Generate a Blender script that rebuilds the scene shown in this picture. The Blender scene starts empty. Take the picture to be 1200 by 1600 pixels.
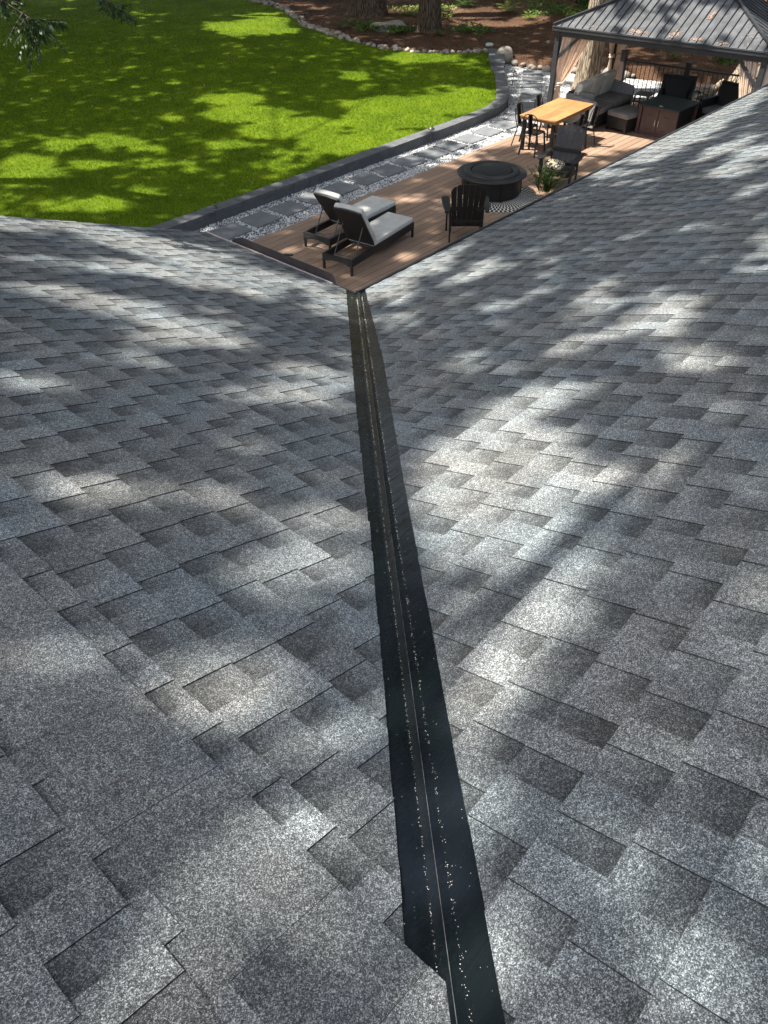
import bpy, bmesh, math, random
import numpy as np
from mathutils import Vector, Matrix
R = math.radians
random.seed(7); rng = np.random.default_rng(7)
scene = bpy.context.scene
COL = scene.collection

# ------------------------------------------------------------ camera
CH = 5.4                                    # camera height above the deck
cr = (0.663035,-0.748566,-0.005761); cu = (0.506652,0.44307,0.73959); cf = (0.551079,0.493293,-0.673033)
cam_d = bpy.data.cameras.new('camera'); cam = bpy.data.objects.new('camera', cam_d); COL.objects.link(cam)
cam_d.sensor_fit = 'HORIZONTAL'; cam_d.sensor_width = 36.0; cam_d.lens = 36.0*1168.2/1200.0
cam_d.clip_start = 0.05; cam_d.clip_end = 400
M = Matrix(((cr[0], cu[0], -cf[0], 0), (cr[1], cu[1], -cf[1], 0), (cr[2], cu[2], -cf[2], CH), (0, 0, 0, 1)))
cam.matrix_world = M
scene.camera = cam
scene.render.resolution_x = 768; scene.render.resolution_y = 1024

# ------------------------------------------------------------ sky, sun, exposure
SAZ, SEL = 130.0, 60.0                      # azimuth (from +X towards +Y) and elevation of the sun
S = Vector((math.cos(R(SEL))*math.cos(R(SAZ)), math.cos(R(SEL))*math.sin(R(SAZ)), math.sin(R(SEL))))
w = bpy.data.worlds.new('World'); scene.world = w; w.use_nodes = True
nt = w.node_tree; nt.nodes.clear()
sky = nt.nodes.new('ShaderNodeTexSky'); sky.sky_type = 'NISHITA'; sky.sun_disc = False
sky.sun_elevation = R(SEL); sky.sun_rotation = R(90 - SAZ)
sky.air_density = 1.0; sky.dust_density = 4.0; sky.ozone_density = 0.3
bg = nt.nodes.new('ShaderNodeBackground'); bg.inputs['Strength'].default_value = 0.145
out = nt.nodes.new('ShaderNodeOutputWorld')
hs_ = nt.nodes.new('ShaderNodeHueSaturation'); hs_.inputs['Saturation'].default_value = .62
nt.links.new(sky.outputs[0], hs_.inputs['Color']); nt.links.new(hs_.outputs[0], bg.inputs[0]); nt.links.new(bg.outputs[0], out.inputs[0])
sl = bpy.data.lights.new('sun', 'SUN'); sl.energy = 5.0; sl.angle = R(0.5); sl.color = (1.0, 0.95, 0.87)
so = bpy.data.objects.new('sun', sl); COL.objects.link(so); so.location = (0, 0, 30)
so.rotation_euler = S.to_track_quat('Z', 'Y').to_euler()
vs = scene.view_settings; vs.view_transform = 'Standard'; vs.look = 'None'; vs.gamma = 1.0; vs.exposure = 1.55

# ------------------------------------------------------------ helpers
def tag(o, label=None, cat=None, group=None, kind=None):
    if label: o['label'] = label
    if cat: o['category'] = cat
    if group: o['group'] = group
    if kind: o['kind'] = kind
    return o
def empty(name, loc=(0, 0, 0), rz=0.0):
    o = bpy.data.objects.new(name, None); COL.objects.link(o)
    o.location = loc; o.rotation_euler = (0, 0, rz); o.empty_display_size = 0.2
    return o
def children(o): return [c for c in bpy.data.objects if c.parent == o]
def copy_tree(o, loc=None, rz=None, parent=None, kids=None):
    c = o.copy(); COL.objects.link(c); c.parent = parent
    if loc is not None: c.location = loc
    if rz is not None: c.rotation_euler = (0, 0, rz)
    for ch in children(o): copy_tree(ch, parent=c)
    return c
def npmesh(name, V, F, mat, parent=None, smooth=False, attrs=None, uv=None):
    """V (n,3) array, F (m,k) array of equal sized faces"""
    V = np.asarray(V, np.float32); F = np.asarray(F, np.int32)
    me = bpy.data.meshes.new(name); k = F.shape[1]
    me.vertices.add(len(V)); me.vertices.foreach_set('co', V.ravel())
    me.loops.add(F.size); me.loops.foreach_set('vertex_index', F.ravel())
    me.polygons.add(len(F)); me.polygons.foreach_set('loop_start', np.arange(0, F.size, k, dtype=np.int32))
    if smooth: me.polygons.foreach_set('use_smooth', np.ones(len(F), bool))
    me.update(calc_edges=True)
    if attrs:
        for an, arr in attrs.items():
            a = me.attributes.new(an, 'FLOAT', 'FACE'); a.data.foreach_set('value', np.asarray(arr, np.float32))
    me.materials.append(mat)
    o = bpy.data.objects.new(name, me); COL.objects.link(o); o.parent = parent
    return o
class MB:
    def __init__(s): s.v = []; s.f = []; s.tone = []; s.t = 0.5
    def add(s, vs, fs):
        b = len(s.v); s.v += [tuple(v) for v in vs]; s.f += [tuple(b+i for i in f) for f in fs]; s.tone += [s.t]*len(fs); return s
    def box(s, c, d, rot=None):
        hx, hy, hz = d[0]/2, d[1]/2, d[2]/2
        P = [Vector((x, y, z)) for x in (-hx, hx) for y in (-hy, hy) for z in (-hz, hz)]
        if rot is not None: P = [rot @ p for p in P]
        c = Vector(c)
        return s.add([c+p for p in P], [(0,1,3,2), (4,6,7,5), (0,4,5,1), (2,3,7,6), (0,2,6,4), (1,5,7,3)])
    def bar(s, a, b, w=.03, h=None, up=(0, 0, 1)):
        a, b = Vector(a), Vector(b); h = h or w; d = (b-a); L = d.length; d.normalize()
        up = Vector(up)
        if abs(d.dot(up)) > .97: up = Vector((1, 0, 0))
        x = d.cross(up).normalized(); y = x.cross(d).normalized()
        P = []
        for q in (a, b):
            for sx, sy in ((-1, -1), (1, -1), (1, 1), (-1, 1)): P.append(q+x*w/2*sx+y*h/2*sy)
        return s.add(P, [(0,1,2,3), (7,6,5,4), (0,4,5,1), (1,5,6,2), (2,6,7,3), (3,7,4,0)])
    def tube(s, pts, r, n=8, cap=True):
        pts = [Vector(p) for p in pts]; m = len(pts); rr = r if isinstance(r, (list, tuple)) else [r]*m
        vs = []; prev = None
        for i, p in enumerate(pts):
            d = (pts[min(i+1, m-1)]-pts[max(i-1, 0)]).normalized()
            if prev is None:
                up = Vector((0, 0, 1)) if abs(d.z) < .9 else Vector((1, 0, 0)); x = d.cross(up).normalized()
            else: x = (prev-d*prev.dot(d)).normalized()
            prev = x; y = d.cross(x)
            for k in range(n):
                a = 2*math.pi*k/n; vs.append(p+(x*math.cos(a)+y*math.sin(a))*rr[i])
        fs = [(i*n+k, i*n+(k+1) % n, (i+1)*n+(k+1) % n, (i+1)*n+k) for i in range(m-1) for k in range(n)]
        if cap: fs += [tuple(range(n))[::-1], tuple((m-1)*n+k for k in range(n))]
        return s.add(vs, fs)
    def prism(s, poly, z0, z1, T=None):
        n = len(poly); vs = [Vector((p[0], p[1], z0)) for p in poly]+[Vector((p[0], p[1], z1)) for p in poly]
        if T: vs = [T @ v for v in vs]
        return s.add(vs, [tuple(range(n))[::-1], tuple(range(n, 2*n))]+[(i, (i+1) % n, n+(i+1) % n, n+i) for i in range(n)])
    def lathe(s, prof, n=32, c=(0, 0, 0)):
        vs = []
        for r_, z in prof:
            for k in range(n):
                a = 2*math.pi*k/n; vs.append((c[0]+r_*math.cos(a), c[1]+r_*math.sin(a), c[2]+z))
        fs = [(i*n+k, i*n+(k+1) % n, (i+1)*n+(k+1) % n, (i+1)*n+k) for i in range(len(prof)-1) for k in range(n)]
        return s.add(vs, fs)
    def build(s, name, mat, parent=None, bevel=0, seg=2, smooth=False, sub=0, tone=False):
        me = bpy.data.meshes.new(name); me.from_pydata(s.v, [], s.f); me.materials.append(mat)
        bm = bmesh.new(); bm.from_mesh(me); 
        if not tone: bmesh.ops.recalc_face_normals(bm, faces=bm.faces)
        bm.to_mesh(me); bm.free()
        if tone:
            a = me.attributes.new('tone', 'FLOAT', 'FACE'); a.data.foreach_set('value', s.tone)
        if smooth: me.polygons.foreach_set('use_smooth', [True]*len(me.polygons))
        me.update()
        o = bpy.data.objects.new(name, me); COL.objects.link(o); o.parent = parent
        if bevel:
            m = o.modifiers.new('bevel', 'BEVEL'); m.width = bevel; m.segments = seg; m.limit_method = 'ANGLE'
            if seg > 2:
                me.polygons.foreach_set('use_smooth', [True]*len(me.polygons))
        if sub:
            m = o.modifiers.new('sub', 'SUBSURF'); m.levels = sub; m.render_levels = sub
        return o
def rotz(a): return Matrix.Rotation(a, 3, 'Z')
def inpoly(x, y, poly):
    x = np.asarray(x); y = np.asarray(y); c = np.zeros(x.shape, bool); n = len(poly)
    for i in range(n):
        x0, y0 = poly[i]; x1, y1 = poly[(i+1) % n]
        if y0 == y1: continue
        m = ((y0 > y) != (y1 > y)) & (x < (x1-x0)*(y-y0)/(y1-y0)+x0); c ^= m
    return c
# ------------------------------------------------------------ materials
class NT:
    def __init__(s, name):
        s.m = bpy.data.materials.new(name); s.m.use_nodes = True; s.t = s.m.node_tree; s.t.nodes.clear()
        s.o = s.n('OutputMaterial'); s.b = s.n('BsdfPrincipled'); s.l(s.b.outputs[0], s.o.inputs[0])
    def n(s, typ, **kw):
        nd = s.t.nodes.new('ShaderNode'+typ)
        for k, v in kw.items():
            if k in nd.inputs: nd.inputs[k].default_value = v
            else: setattr(nd, k, v)
        return nd
    def l(s, a, b): s.t.links.new(a, b)
    def coord(s, scale=(1, 1, 1), space='Object'):
        tc = s.n('TexCoord'); mp = s.n('Mapping'); mp.inputs['Scale'].default_value = scale
        s.l(tc.outputs[space], mp.inputs[0]); return mp.outputs[0]
    def noise(s, vec, scale, detail=2, rough=.5, dim='3D'):
        nd = s.n('TexNoise'); nd.inputs['Scale'].default_value = scale; nd.inputs['Detail'].default_value = detail
        nd.inputs['Roughness'].default_value = rough; s.l(vec, nd.inputs['Vector']); return nd.outputs[0]
    def vor(s, vec, scale, feat='F1'):
        nd = s.n('TexVoronoi', feature=feat); nd.inputs['Scale'].default_value = scale; s.l(vec, nd.inputs['Vector']); return nd
    def ramp(s, fac, stops, interp='LINEAR'):
        nd = s.n('ValToRGB'); cr_ = nd.color_ramp; cr_.interpolation = interp
        while len(cr_.elements) < len(stops): cr_.elements.new(.5)
        for e, (p, c) in zip(cr_.elements, stops):
            e.position = p; e.color = (c[0], c[1], c[2], 1) if isinstance(c, (tuple, list)) else (c, c, c, 1)
        s.l(fac, nd.inputs[0]); return nd.outputs[0]
    def math(s, op, a, b=None, clamp=False):
        nd = s.n('Math', operation=op); nd.use_clamp = clamp
        for i, q in enumerate((a, b)):
            if q is None: continue
            if isinstance(q, (int, float)): nd.inputs[i].default_value = q
            else: s.l(q, nd.inputs[i])
        return nd.outputs[0]
    def mix(s, fac, a, b, blend='MIX'):
        nd = s.n('Mix', data_type='RGBA', blend_type=blend)
        for i, q in ((0, fac), (6, a), (7, b)):
            if isinstance(q, (int, float)): nd.inputs[i].default_value = q if i == 0 else (q, q, q, 1)
            elif isinstance(q, tuple): nd.inputs[i].default_value = (q[0], q[1], q[2], 1)
            else: s.l(q, nd.inputs[i])
        return nd.outputs[2]
    def attr(s, name): nd = s.n('Attribute'); nd.attribute_name = name; return nd.outputs['Fac']
    def bump(s, h, strength=.5, dist=.01):
        nd = s.n('Bump'); nd.inputs['Strength'].default_value = strength; nd.inputs['Distance'].default_value = dist
        s.l(h, nd.inputs['Height']); s.l(nd.outputs[0], s.b.inputs['Normal'])
    def base(s, c):
        if isinstance(c, tuple): s.b.inputs['Base Color'].default_value = (c[0], c[1], c[2], 1)
        else: s.l(c, s.b.inputs['Base Color'])
    def rough(s, r):
        if isinstance(r, (int, float)): s.b.inputs['Roughness'].default_value = r
        else: s.l(r, s.b.inputs['Roughness'])
def simple(name, c, rough=.6, var=.25, scale=20, bump=0, metal=0, stretch=(1, 1, 1), detail=4, bd=.005, spec=.5):
    t = NT(name); v = t.coord(stretch); n = t.noise(v, scale, detail, .6)
    lo = tuple(x*(1-var) for x in c); hi = tuple(min(1, x*(1+var)) for x in c)
    t.base(t.ramp(n, [(.3, lo), (.7, hi)])); t.rough(rough); t.b.inputs['Metallic'].default_value = metal
    t.b.inputs['Specular IOR Level'].default_value = spec
    if bump: t.bump(n, bump, bd)
    return t.m
def mat_shingle():
    t = NT('shingle'); v = t.coord()
    tone = t.attr('tone'); low = t.attr('low')
    uvn = t.n('UVMap'); sep = t.n('SeparateXYZ'); t.l(uvn.outputs[0], sep.inputs[0]); vv = sep.outputs[0]
    # granules: coarse pepper and salt, plus a broader clumping that still reads at a distance
    g1 = t.vor(v, 560); g1c = t.n('SeparateColor'); t.l(g1.outputs['Color'], g1c.inputs[0])
    g2 = t.noise(v, 210, 2, .7); g3 = t.noise(v, 75, 3, .75)
    s = t.math('ADD', t.math('MULTIPLY', g1c.outputs[0], .36), t.math('ADD', t.math('MULTIPLY', g2, .42), t.math('MULTIPLY', g3, .36)))
    grains = t.ramp(s, [(.40, (.036, .039, .040)), (.53, (.080, .085, .086)), (.62, (.135, .142, .142)), (.73, (.31, .318, .312)), (.84, (.56, .565, .55))])
    # each tab's own blend and drifting blends across it
    bl = t.noise(v, 7, 3, .6); cast = t.noise(v, 2.3, 2, .5)
    k = t.math('ADD', t.math('MULTIPLY', tone, .62), t.math('MULTIPLY', bl, .55))        # about .65
    k = t.math('ADD', k, .42)
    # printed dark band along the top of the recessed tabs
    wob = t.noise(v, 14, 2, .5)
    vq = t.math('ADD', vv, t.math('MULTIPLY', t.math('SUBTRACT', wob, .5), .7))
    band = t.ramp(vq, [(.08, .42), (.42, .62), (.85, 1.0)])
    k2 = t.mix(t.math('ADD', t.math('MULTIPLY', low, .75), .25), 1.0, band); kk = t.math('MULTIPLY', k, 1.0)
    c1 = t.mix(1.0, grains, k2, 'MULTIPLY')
    vm = t.n('VectorMath', operation='SCALE'); t.l(c1, vm.inputs[0]); t.l(kk, vm.inputs['Scale'])
    tint = t.ramp(cast, [(.35, (.91, .995, 1.05)), (.65, (1.02, 1.005, .985))])
    c2 = t.mix(1.0, vm.outputs[0], tint, 'MULTIPLY')
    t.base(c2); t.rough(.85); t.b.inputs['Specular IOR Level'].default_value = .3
    t.bump(t.math('ADD', g1.outputs['Distance'], t.math('MULTIPLY', g2, .6)), .55, .0022)
    return t.m
MAT = {}
MAT['shingle'] = mat_shingle()
MAT['underlay'] = simple('underlay', (.02, .02, .02), .9)
def mat_flash():
    t = NT('valley_metal'); v = t.coord((1, 1, 1)); n = t.noise(v, 3.5, 3, .5); n2 = t.noise(v, 60, 3, .6)
    t.base(t.ramp(n, [(.3, (.004, .007, .007)), (.7, (.009, .011, .016))]))
    sp = t.vor(v, 160); dots = t.ramp(sp.outputs['Distance'], [(.0, 1.0), (.13, 0.0)]); gate = t.ramp(t.noise(v, 9, 2, .5), [(.62, 0.0), (.80, .8)])
    d = t.math('MULTIPLY', dots, gate)
    t.b.inputs['Specular IOR Level'].default_value = .24
    t.base(t.mix(d, t.ramp(n, [(.3, (.004, .007, .007)), (.7, (.009, .012, .017))]), (.30, .29, .27)))
    mp = t.n('Mapping'); tc = t.n('TexCoord'); mp.inputs['Rotation'].default_value = (0, 0, R(-45)); mp.inputs['Scale'].default_value = (1.2, 60, 60); t.l(tc.outputs['Object'], mp.inputs[0]); st = t.noise(mp.outputs[0], 1.6, 4, .65)
    t.rough(t.math('ADD', t.ramp(n2, [(.3, .05), (.7, .12)]), t.ramp(st, [(.35, .10), (.7, .24)]))); t.bump(t.math('ADD', n, t.math('MULTIPLY', st, .04)), .25, .02); return t.m
MAT['flash'] = mat_flash()
MAT['crease'] = simple('crease_highlight', (.07, .072, .075), .45, .9, 25)  # lighter tone that paints the highlight on the valley rib
MAT['granule'] = simple('granule', (.62, .58, .50), .8, .5, 300)
MAT['drip'] = simple('drip_edge', (.018, .017, .018), .35, .2, 30, metal=0)
MAT['drip_pale'] = simple('pale_edge', (.42, .36, .34), .4, .15, 30)
MAT['splash'] = simple('splash_guard', (.060, .050, .050), .42, .18, 12, bump=.1)
MAT['siding'] = simple('siding', (.30, .31, .32), .7, .1, 8)
def mat_deck():
    t = NT('deck_board'); v = t.coord((.6, 14, 14)); n = t.noise(v, 6, 5, .65); v2 = t.coord(); big = t.noise(v2, .8, 3, .5); tone = t.attr('tone')
    c = t.ramp(n, [(.25, (.200, .126, .082)), (.75, (.305, .200, .134))])
    c = t.mix(t.math('MULTIPLY', big, .5), c, (.23, .165, .118))
    k = t.math('ADD', .86, t.math('MULTIPLY', tone, .26)); vm = t.n('VectorMath', operation='SCALE'); t.l(c, vm.inputs[0]); t.l(k, vm.inputs['Scale'])
    t.base(vm.outputs[0]); t.rough(.62); t.bump(n, .3, .002); return t.m
MAT['deck'] = mat_deck()
MAT['deckdark'] = simple('deck_under', (.02, .015, .012), .9)
def mat_lawn():
    t = NT('lawn'); v = t.coord(); n = t.noise(v, 1.1, 4, .6); f = t.noise(v, 40, 4, .8)
    a = t.ramp(n, [(.3, (.070, .115, .005)), (.7, (.120, .175, .008))]); b = t.ramp(f, [(.3, .45), (.7, 1.35)])
    t.base(t.mix(1.0, a, b, 'MULTIPLY')); t.rough(.9); t.bump(f, .9, .03); t.b.inputs['Specular IOR Level'].default_value = .1; return t.m
MAT['lawn'] = mat_lawn()
def mat_grass():
    t = NT('grass_blade'); v = t.coord(); n = t.noise(v, .55, 4, .65); tone = t.attr('tone')
    n3 = t.noise(v, 3.2, 3, .6)
    a = t.ramp(t.math('ADD', t.math('MULTIPLY', n, .6), t.math('MULTIPLY', n3, .4)), [(.36, (.125, .220, .005)), (.5, (.200, .315, .006)), (.64, (.300, .400, .012))])
    dr = t.ramp(tone, [(.0, .55), (.93, 1.15), (1.0, 1.5)])
    c = t.mix(1.0, a, dr, 'MULTIPLY')
    t.base(c); t.rough(.55); t.b.inputs['Specular IOR Level'].default_value = .25
    tr = t.n('BsdfTranslucent'); t.l(c, tr.inputs[0]); mx = t.n('MixShader'); mx.inputs[0].default_value = .35
    t.l(t.b.outputs[0], mx.inputs[1]); t.l(tr.outputs[0], mx.inputs[2]); t.l(mx.outputs[0], t.o.inputs[0]); return t.m
MAT['grass'] = mat_grass()
def mat_leaf(name, lo, hi, trans=.35, rough=.5):
    t = NT(name); tone = t.attr('tone'); c = t.ramp(tone, [(.0, lo), (1.0, hi)]); t.base(c); t.rough(rough); t.b.inputs['Specular IOR Level'].default_value = .3
    tr = t.n('BsdfTranslucent'); t.l(c, tr.inputs[0]); mx = t.n('MixShader'); mx.inputs[0].default_value = trans
    t.l(t.b.outputs[0], mx.inputs[1]); t.l(tr.outputs[0], mx.inputs[2]); t.l(mx.outputs[0], t.o.inputs[0]); return t.m
MAT['leaf'] = mat_leaf('leaf', (.020, .055, .010), (.060, .120, .020))
MAT['cedar'] = mat_leaf('cedar_spray', (.012, .032, .008), (.040, .075, .014), .25)
MAT['fern'] = mat_leaf('fern_leaf', (.030, .080, .010), (.110, .180, .025))
MAT['bright'] = mat_leaf('bright_leaf', (.09, .15, .02), (.26, .32, .07))
MAT['flower'] = mat_leaf('flower', (.30, .07, .05), (.55, .20, .14), .2)
def mat_mulch():
    t = NT('mulch'); v = t.coord(); n = t.noise(v, .5, 4, .6); f = t.noise(v, 22, 5, .8); ch = t.vor(t.coord((1, 1, 1)), 34)
    a = t.ramp(n, [(.3, (.070, .037, .022)), (.5, (.125, .070, .042)), (.7, (.190, .118, .074))])
    b = t.ramp(f, [(.3, .45), (.6, 1.0), (.8, 1.5)])
    t.base(t.mix(1.0, a, b, 'MULTIPLY')); t.rough(.95); t.b.inputs['Specular IOR Level'].default_value = .1
    t.bump(t.math('ADD', f, ch.outputs['Distance']), .8, .04); return t.m
MAT['mulch'] = mat_mulch()
MAT['litter'] = mat_leaf('litter', (.050, .022, .011), (.20, .115, .06), .1, .8)
MAT['dryleaf'] = mat_leaf('dry_leaf', (.25, .16, .07), (.55, .45, .28), .1, .8)
MAT['gravelbed'] = simple('gravel_bed', (.09, .093, .096), .9, .5, 50, bump=.5)
def mat_tone(name, stops, rough=.7, bump=.0, scale=30):
    t = NT(name); tone = t.attr('tone'); v = t.coord(); n = t.noise(v, scale, 4, .6); c = t.ramp(tone, stops)
    t.base(t.mix(1.0, c, t.ramp(n, [(.3, .75), (.7, 1.15)]), 'MULTIPLY')); t.rough(rough)
    if bump: t.bump(n, bump, .01)
    return t.m
MAT['gravel'] = mat_tone('gravel', [(.0, (.13, .135, .14)), (.22, (.36, .365, .37)), (.5, (.62, .62, .61)), (1.0, (.86, .855, .83))], .6)
MAT['slab'] = simple('slate_slab', (.130, .138, .145), .72, .22, 3.5, bump=.15, detail=6)
MAT['cap'] = simple('wall_block', (.085, .089, .093), .8, .25, 5, bump=.35, detail=8)
def mat_rock(name, c):
    t = NT(name); oi = t.n('ObjectInfo'); v = t.coord(); n = t.noise(v, 9, 5, .65); a = t.ramp(n, [(.3, tuple(x*.6 for x in c)), (.7, tuple(x*1.25 for x in c))])
    k = t.ramp(oi.outputs['Random'], [(0.0, (.6, .6, .62)), (.5, (1.0, .97, .92)), (1.0, (1.4, 1.32, 1.2))]); t.base(t.mix(1.0, a, k, 'MULTIPLY')); t.rough(.85); t.bump(n, .4, .02); return t.m
MAT['rock'] = mat_rock('river_rock', (.30, .27, .235))
MAT['boulder'] = mat_rock('boulder', (.27, .25, .22))
def mat_bark(name, lo, hi):
    t = NT(name); v = t.coord((7, 7, .8)); n = t.noise(v, 2.2, 6, .7); v2 = t.coord((11, 11, 1.3)); vo = t.vor(v2, 1.6, 'DISTANCE_TO_EDGE')
    h = t.math('ADD', t.math('MULTIPLY', n, .7), t.ramp(vo.outputs['Distance'], [(0.0, 0.0), (.16, .4)])); t.base(t.ramp(h, [(.35, lo), (.85, hi)])); t.rough(.95); t.bump(h, 1.0, .05); t.b.inputs['Specular IOR Level'].default_value = .1; return t.m
MAT['bark'] = mat_bark('bark', (.035, .026, .018), (.17, .125, .090))
MAT['barkpale'] = mat_bark('pale_bark', (.10, .075, .048), (.40, .33, .25))
MAT['black'] = simple('black_steel', (.006, .006, .0065), .45, .2, 30)
MAT['blackpl'] = simple('black_plastic', (.016, .016, .0165), .5, .25, 18, bump=.1)
MAT['adir'] = simple('adirondack_resin', (.016, .014, .0145), .5, .3, 6, stretch=(1, 1, 6), bump=.08)
MAT['adir2'] = simple('adirondack_black', (.006, .0055, .006), .5, .3, 6, bump=.08)
def mat_wicker(name, c, sc=90):
    t = NT(name); v = t.coord(); wv = t.n('TexWave', wave_type='BANDS', bands_direction='Z'); wv.inputs['Scale'].default_value = sc/6; wv.inputs['Distortion'].default_value = 0; t.l(v, wv.inputs[0])
    wx = t.n('TexChecker'); wx.inputs['Scale'].default_value = sc/2; t.l(v, wx.inputs[0])
    h = t.math('ADD', wv.outputs['Fac'], t.math('MULTIPLY', wx.outputs['Fac'], .5)); t.base(t.ramp(h, [(.2, tuple(x*.45 for x in c)), (1.0, tuple(x*1.2 for x in c))])); t.rough(.5); t.bump(h, .6, .006); return t.m
MAT['wickerdark'] = mat_wicker('dark_wicker', (.011, .0105, .011))
MAT['wickergrey'] = mat_wicker('grey_wicker', (.28, .27, .265), 70)
def mat_cloth(name, c, sc=260, var=.12):
    t = NT(name); v = t.coord(); n = t.noise(v, sc, 3, .6); b = t.noise(v, 6, 3, .5)
    col = t.mix(1.0, t.ramp(n, [(.3, tuple(x*(1-var) for x in c)), (.7, tuple(x*(1+var) for x in c))]), t.ramp(b, [(.3, .88), (.7, 1.06)]), 'MULTIPLY')
    t.base(col); t.rough(.95); t.b.inputs['Specular IOR Level'].default_value = .15; t.bump(b, .35, .02); return t.m
MAT['cushion'] = mat_cloth('light_cushion', (.52, .51, .47))
MAT['cushgrey'] = mat_cloth('grey_cushion', (.20, .185, .17))
MAT['cushpale'] = mat_cloth('pale_cushion', (.64, .60, .52))
MAT['curtain'] = mat_cloth('curtain', (.76, .61, .48), 120)
def mat_floral():
    t = NT('floral'); v = t.coord(); vo = t.vor(v, 11); n = t.noise(v, 16, 4, .7)
    c = t.ramp(t.math('ADD', vo.outputs['Distance'], t.math('MULTIPLY', n, .35)), [(.2, (.50, .45, .33)), (.42, (.42, .38, .26)), (.47, (.02, .02, .02)), (.62, (.02, .025, .02)), (.68, (.35, .30, .2))], 'CONSTANT'); t.base(c); t.rough(.9); return t.m
MAT['floral'] = mat_floral()
def mat_rug():
    t = NT('woven_mat'); tc = t.n('TexCoord'); sep = t.n('SeparateXYZ'); t.l(tc.outputs['Object'], sep.inputs[0])
    x, y = sep.outputs[0], sep.outputs[1]; r = t.math('SQRT', t.math('ADD', t.math('MULTIPLY', x, x), t.math('MULTIPLY', y, y))); a = t.math('ARCTAN2', y, x)
    ring = t.math('SINE', t.math('MULTIPLY', r, 62.0)); spoke = t.math('SINE', t.math('ADD', t.math('MULTIPLY', a, 56.0), t.math('MULTIPLY', t.math('ROUND', t.math('MULTIPLY', r, 9.87)), 3.14)))
    c = t.ramp(t.math('MULTIPLY', ring, spoke), [(.0, (.02, .02, .02)), (.12, (.62, .58, .50))], 'CONSTANT'); t.base(c); t.rough(.95); return t.m
MAT['rug'] = mat_rug()
def mat_wood():
    t = NT('table_wood'); v = t.coord((1.2, 22, 22)); n = t.noise(v, 3, 5, .6); tone = t.attr('tone')
    c = t.ramp(n, [(.3, (.24, .112, .040)), (.7, (.41, .205, .080))]); k = t.math('ADD', .8, t.math('MULTIPLY', tone, .4)); vm = t.n('VectorMath', operation='SCALE'); t.l(c, vm.inputs[0]); t.l(k, vm.inputs['Scale']); t.base(vm.outputs[0]); t.rough(.45); return t.m
MAT['wood'] = mat_wood()
MAT['gmetal'] = simple('gazebo_metal', (.030, .032, .036), .38, .2, 10)
MAT['groof'] = simple('gazebo_roof', (.085, .088, .092), .42, .35, 3.5, bump=.1, detail=6, metal=.1)
MAT['railing'] = simple('railing_metal', (.018, .014, .013), .5, .2, 30)
MAT['railpost'] = simple('rail_post', (.050, .036, .032), .6, .2, 12)
MAT['firetable'] = simple('fire_table_panel', (.075, .040, .034), .45, .15, 10)
MAT['firetop'] = simple('fire_table_top', (.014, .020, .018), .5, .3, 14)
MAT['chrome'] = simple('bright_steel', (.75, .73, .70), .25, .05, 20, metal=.9)
MAT['lid'] = simple('pale_lid', (.42, .52, .45), .5, .1, 20)
MAT['lamp'] = simple('lamp_bronze', (.05, .05, .05), .4, .2, 30)

# ============================================================ HOUSE
ZE, TP, XE, YE = CH-2.92, .3696, 4.293, 4.139      # eave height, roof slope (rise per run), eave lines
VO = XE-YE                                          # valley line: x - y = VO
house = tag(empty('house', (0, 0, 0)), 'low house roof of grey granule shingles with a black metal valley, filling the foreground', 'house')
NL = Vector((TP, 0, 1)).normalized(); NR = Vector((0, TP, 1)).normalized()
def PL(a, s, h): return (a+NL.x*h, s, ZE+TP*(XE-a)+NL.z*h)
def PR(a, s, h): return (s, a+NR.y*h, ZE+TP*(YE-a)+NR.z*h)
def clip(poly, f):
    """keep the part of poly (a,s) where the linear function f >= 0"""
    o = []; n = len(poly)
    for i in range(n):
        p, q = poly[i], poly[(i+1) % n]; fp, fq = f(p), f(q)
        if fp >= 0: o.append(p)
        if (fp >= 0) != (fq >= 0):
            t = fp/(fp-fq); o.append(tuple(p[j]+(q[j]-p[j])*t for j in range(len(p))))
    return o
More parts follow.
